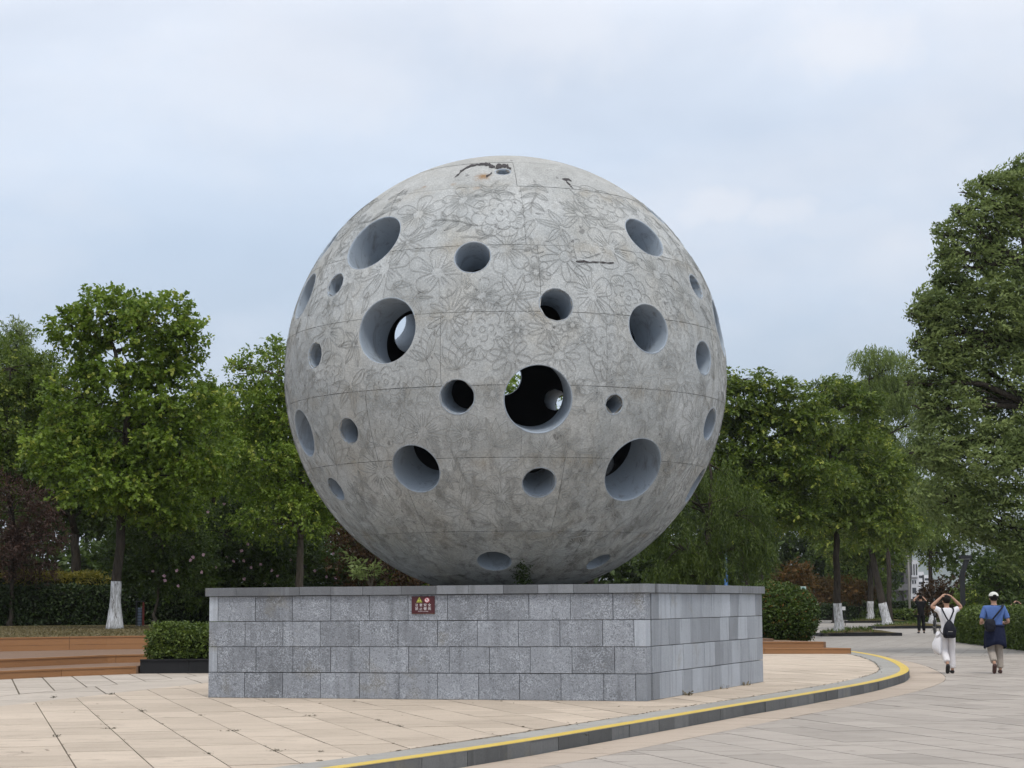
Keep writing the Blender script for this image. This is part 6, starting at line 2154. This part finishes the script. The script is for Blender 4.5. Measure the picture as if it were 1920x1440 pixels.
# jacket knotted round the waist
vs, fs = [], []
rows_ = [(1.03, .185, .150), (.98, .20, .165), (.90, .215, .18), (.80, .225, .19), (.70, .235, .195), (.60, .24, .2)]
n = 22
for i, (z, rx_, ry_) in enumerate(rows_):
    for k in range(n + 1):
        a = R_(150) + R_(240) * k / n
        f_ = 1 + .05 * i / 5 * math.sin(9 * a) + .02 * math.sin(4 * a + i)
        drop = .10 * (abs(k / n - .5) * 2) ** 2 * (i / 5) - .02 * (i / 5) * math.sin(3 * a)
        vs.append((math.cos(a) * rx_ * f_, math.sin(a) * ry_ * f_, z - drop))
for i in range(5):
    for k in range(n): fs.append((i * (n + 1) + k, (i + 1) * (n + 1) + k, (i + 1) * (n + 1) + k + 1, i * (n + 1) + k + 1))
wj = MB().add(vs, fs).build('waist_jacket', M['navy_cloth'], man, True)
md = wj.modifiers.new('thickness', 'SOLIDIFY'); md.thickness = 0.012
MB().tube([(.185 * math.cos(a) * 1.03, .155 * math.sin(a) * 1.03, 1.015) for a in [2 * PI * i / 20 for i in range(21)]], .028, 6).build('knotted_sleeves', M['navy_cloth'], man, True)
bg_ = empty('shoulder_bag', (ml.x - .16, ml.y - .24, 0.92)); tag(bg_, 'black shoulder bag worn diagonally by the person in blue', 'bag')
b = MB(); vs, fs = [], []
for j, (s_, y_) in enumerate(((.9, -.055), (1, -.04), (1, .04), (.9, .055))):
    for k in range(20):
        a = 2 * PI * k / 20
        cx, sy = math.cos(a), math.sin(a)
        vs.append((math.copysign(abs(cx) ** .6, cx) * .115 * s_, y_, .14 + math.copysign(abs(sy) ** .7, sy) * .14 * s_))
for j in range(3):
    for k in range(20): fs.append((j * 20 + k, (j + 1) * 20 + k, (j + 1) * 20 + (k + 1) % 20, j * 20 + (k + 1) % 20))
fs.append(tuple(range(20))); fs.append(tuple(60 + k for k in range(19, -1, -1)))
b.add(vs, fs).build('pouch', M['nylon'], bg_, True)
MB().box((-.075, -.066, .05), (.075, -.056, .15)).build('front_pocket', M['nylon'], bg_)
MB().tube([(.06, .02, .26), (.16, .03, .37), (.27, .06, .49), (.335, .12, .56), (.34, .22, .585)], .019, 6).build('strap', M['nylon'], bg_, True)

bl = at(1728, 1187.5, 0)
PHOTO = {'shl': (-.165, 0, 1.39), 'shr': (.165, 0, 1.39), 'ell': (-.30, .06, 1.50), 'elr': (.27, .08, 1.46), 'wrl': (-.13, .14, 1.64), 'wrr': (.13, .16, 1.64), 'hal': (-.05, .18, 1.70), 'har': (.05, .19, 1.70), 'curll': (.4, .3, -.6), 'curlr': (-.4, .3, -.6)}
person('person all in black standing on the plaza with raised hands', (bl.x, bl.y, 0), 0.0, 1.10, {**PHOTO, **STAND}, M['black_cloth'], M['black_cloth'], M['shoe_black'], 1.05, shirt_low=.84)
pk = atd(1907, 1150, 79.4)
person('person in pale pink top standing beyond the right hedge with raised arms', (pk.x, pk.y, 0), 0.2, 0.90, {**RAISED, **STAND}, M['pink_cloth'], M['black_cloth'], M['shoe_black'], 0.95)

# bicycle behind the person in white
bk = at(1753, 1189, 0)
r = empty('bicycle', (bk.x, bk.y, 0), R_(82)); tag(r, 'dark bicycle parked behind the person in white, seen from the rear', 'bicycle')
for x in (-.52, .52):
    b = MB(); rim = MB(); R0 = .33
    b.tube([(x + R0 * math.cos(a), 0, R0 + .01 + R0 * math.sin(a)) for a in [2 * PI * i / 28 for i in range(29)]], .022, 6, False)
    wh = b.build('wheel', M['shoe_black'], r, True)
    for i in range(12):
        a = 2 * PI * i / 12
        rim.tube([(x, .01, R0 + .01), (x + .31 * math.cos(a), 0, R0 + .01 + .31 * math.sin(a))], .003, 4)
    rim.tube([(x, -.05, R0 + .01), (x, .05, R0 + .01)], .025, 8)
    rim.build('spokes', M['kerb_top'], wh)
b = MB()
for a, c_ in (((-.52, 0, .34), (-.1, 0, .32)), ((-.1, 0, .32), (-.22, 0, .82)), ((-.52, 0, .34), (-.2, 0, .72)), ((-.2, 0, .72), (.36, 0, .78)), ((-.1, 0, .32), (.37, 0, .70)), ((.35, 0, .90), (.52, 0, .34))):
    b.tube([a, c_], .018, 6)
b.build('frame', M['black_metal'], r, True)
MB().tube([(.25, -.28, 1.0), (.33, -.18, 1.02), (.35, 0, .98), (.33, .18, 1.02), (.25, .28, 1.0)], .014, 6).build('handlebar', M['black_metal'], r, True)
MB().tube([(.35, 0, .88), (.35, 0, .99)], .016, 6).build('stem', M['black_metal'], r)
MB().tube([(-.38, 0, .87), (-.28, 0, .885), (-.1, 0, .87)], [.075, .06, .02], 8).build('saddle', M['shoe_black'], r, True)
b = MB().box((-.72, -.07, .70), (-.36, .07, .715)); b.build('rear_rack', M['black_metal'], r)
for s_ in (-1, 1):
    b = MB().tube([(-.1, s_ * .02, .32), (-.1, s_ * .08, .32), (-.1 + s_ * .1, s_ * .09, .32 - s_ * .12)], .012, 5).box((-.14 + s_ * .1, s_ * .14 - .04, .31 - s_ * .12), (-.06 + s_ * .1, s_ * .14 + .04, .33 - s_ * .12)); b.build('pedal_crank', M['black_metal'], r)

# ------------------------------------------------------------------ air: thin even haze over the whole place, sky outside
hz = MB().box((-9100, -260, -1.2), (9100, 9400, 460)).build('haze', None)
hm = bpy.data.materials.new('thin_haze')
hm.use_nodes = True
hm.node_tree.nodes.clear()
pv = hm.node_tree.nodes.new('ShaderNodeVolumePrincipled')
pv.inputs['Color'].default_value = (0.86, 0.93, 1.0, 1)
pv.inputs['Density'].default_value = 0.00010
pv.inputs['Anisotropy'].default_value = 0.1
mo = hm.node_tree.nodes.new('ShaderNodeOutputMaterial')
hm.node_tree.links.new(pv.outputs['Volume'], mo.inputs['Volume'])
hz.data.materials.append(hm)
tag(hz, 'thin bluish haze in the air', 'haze', kind='stuff')
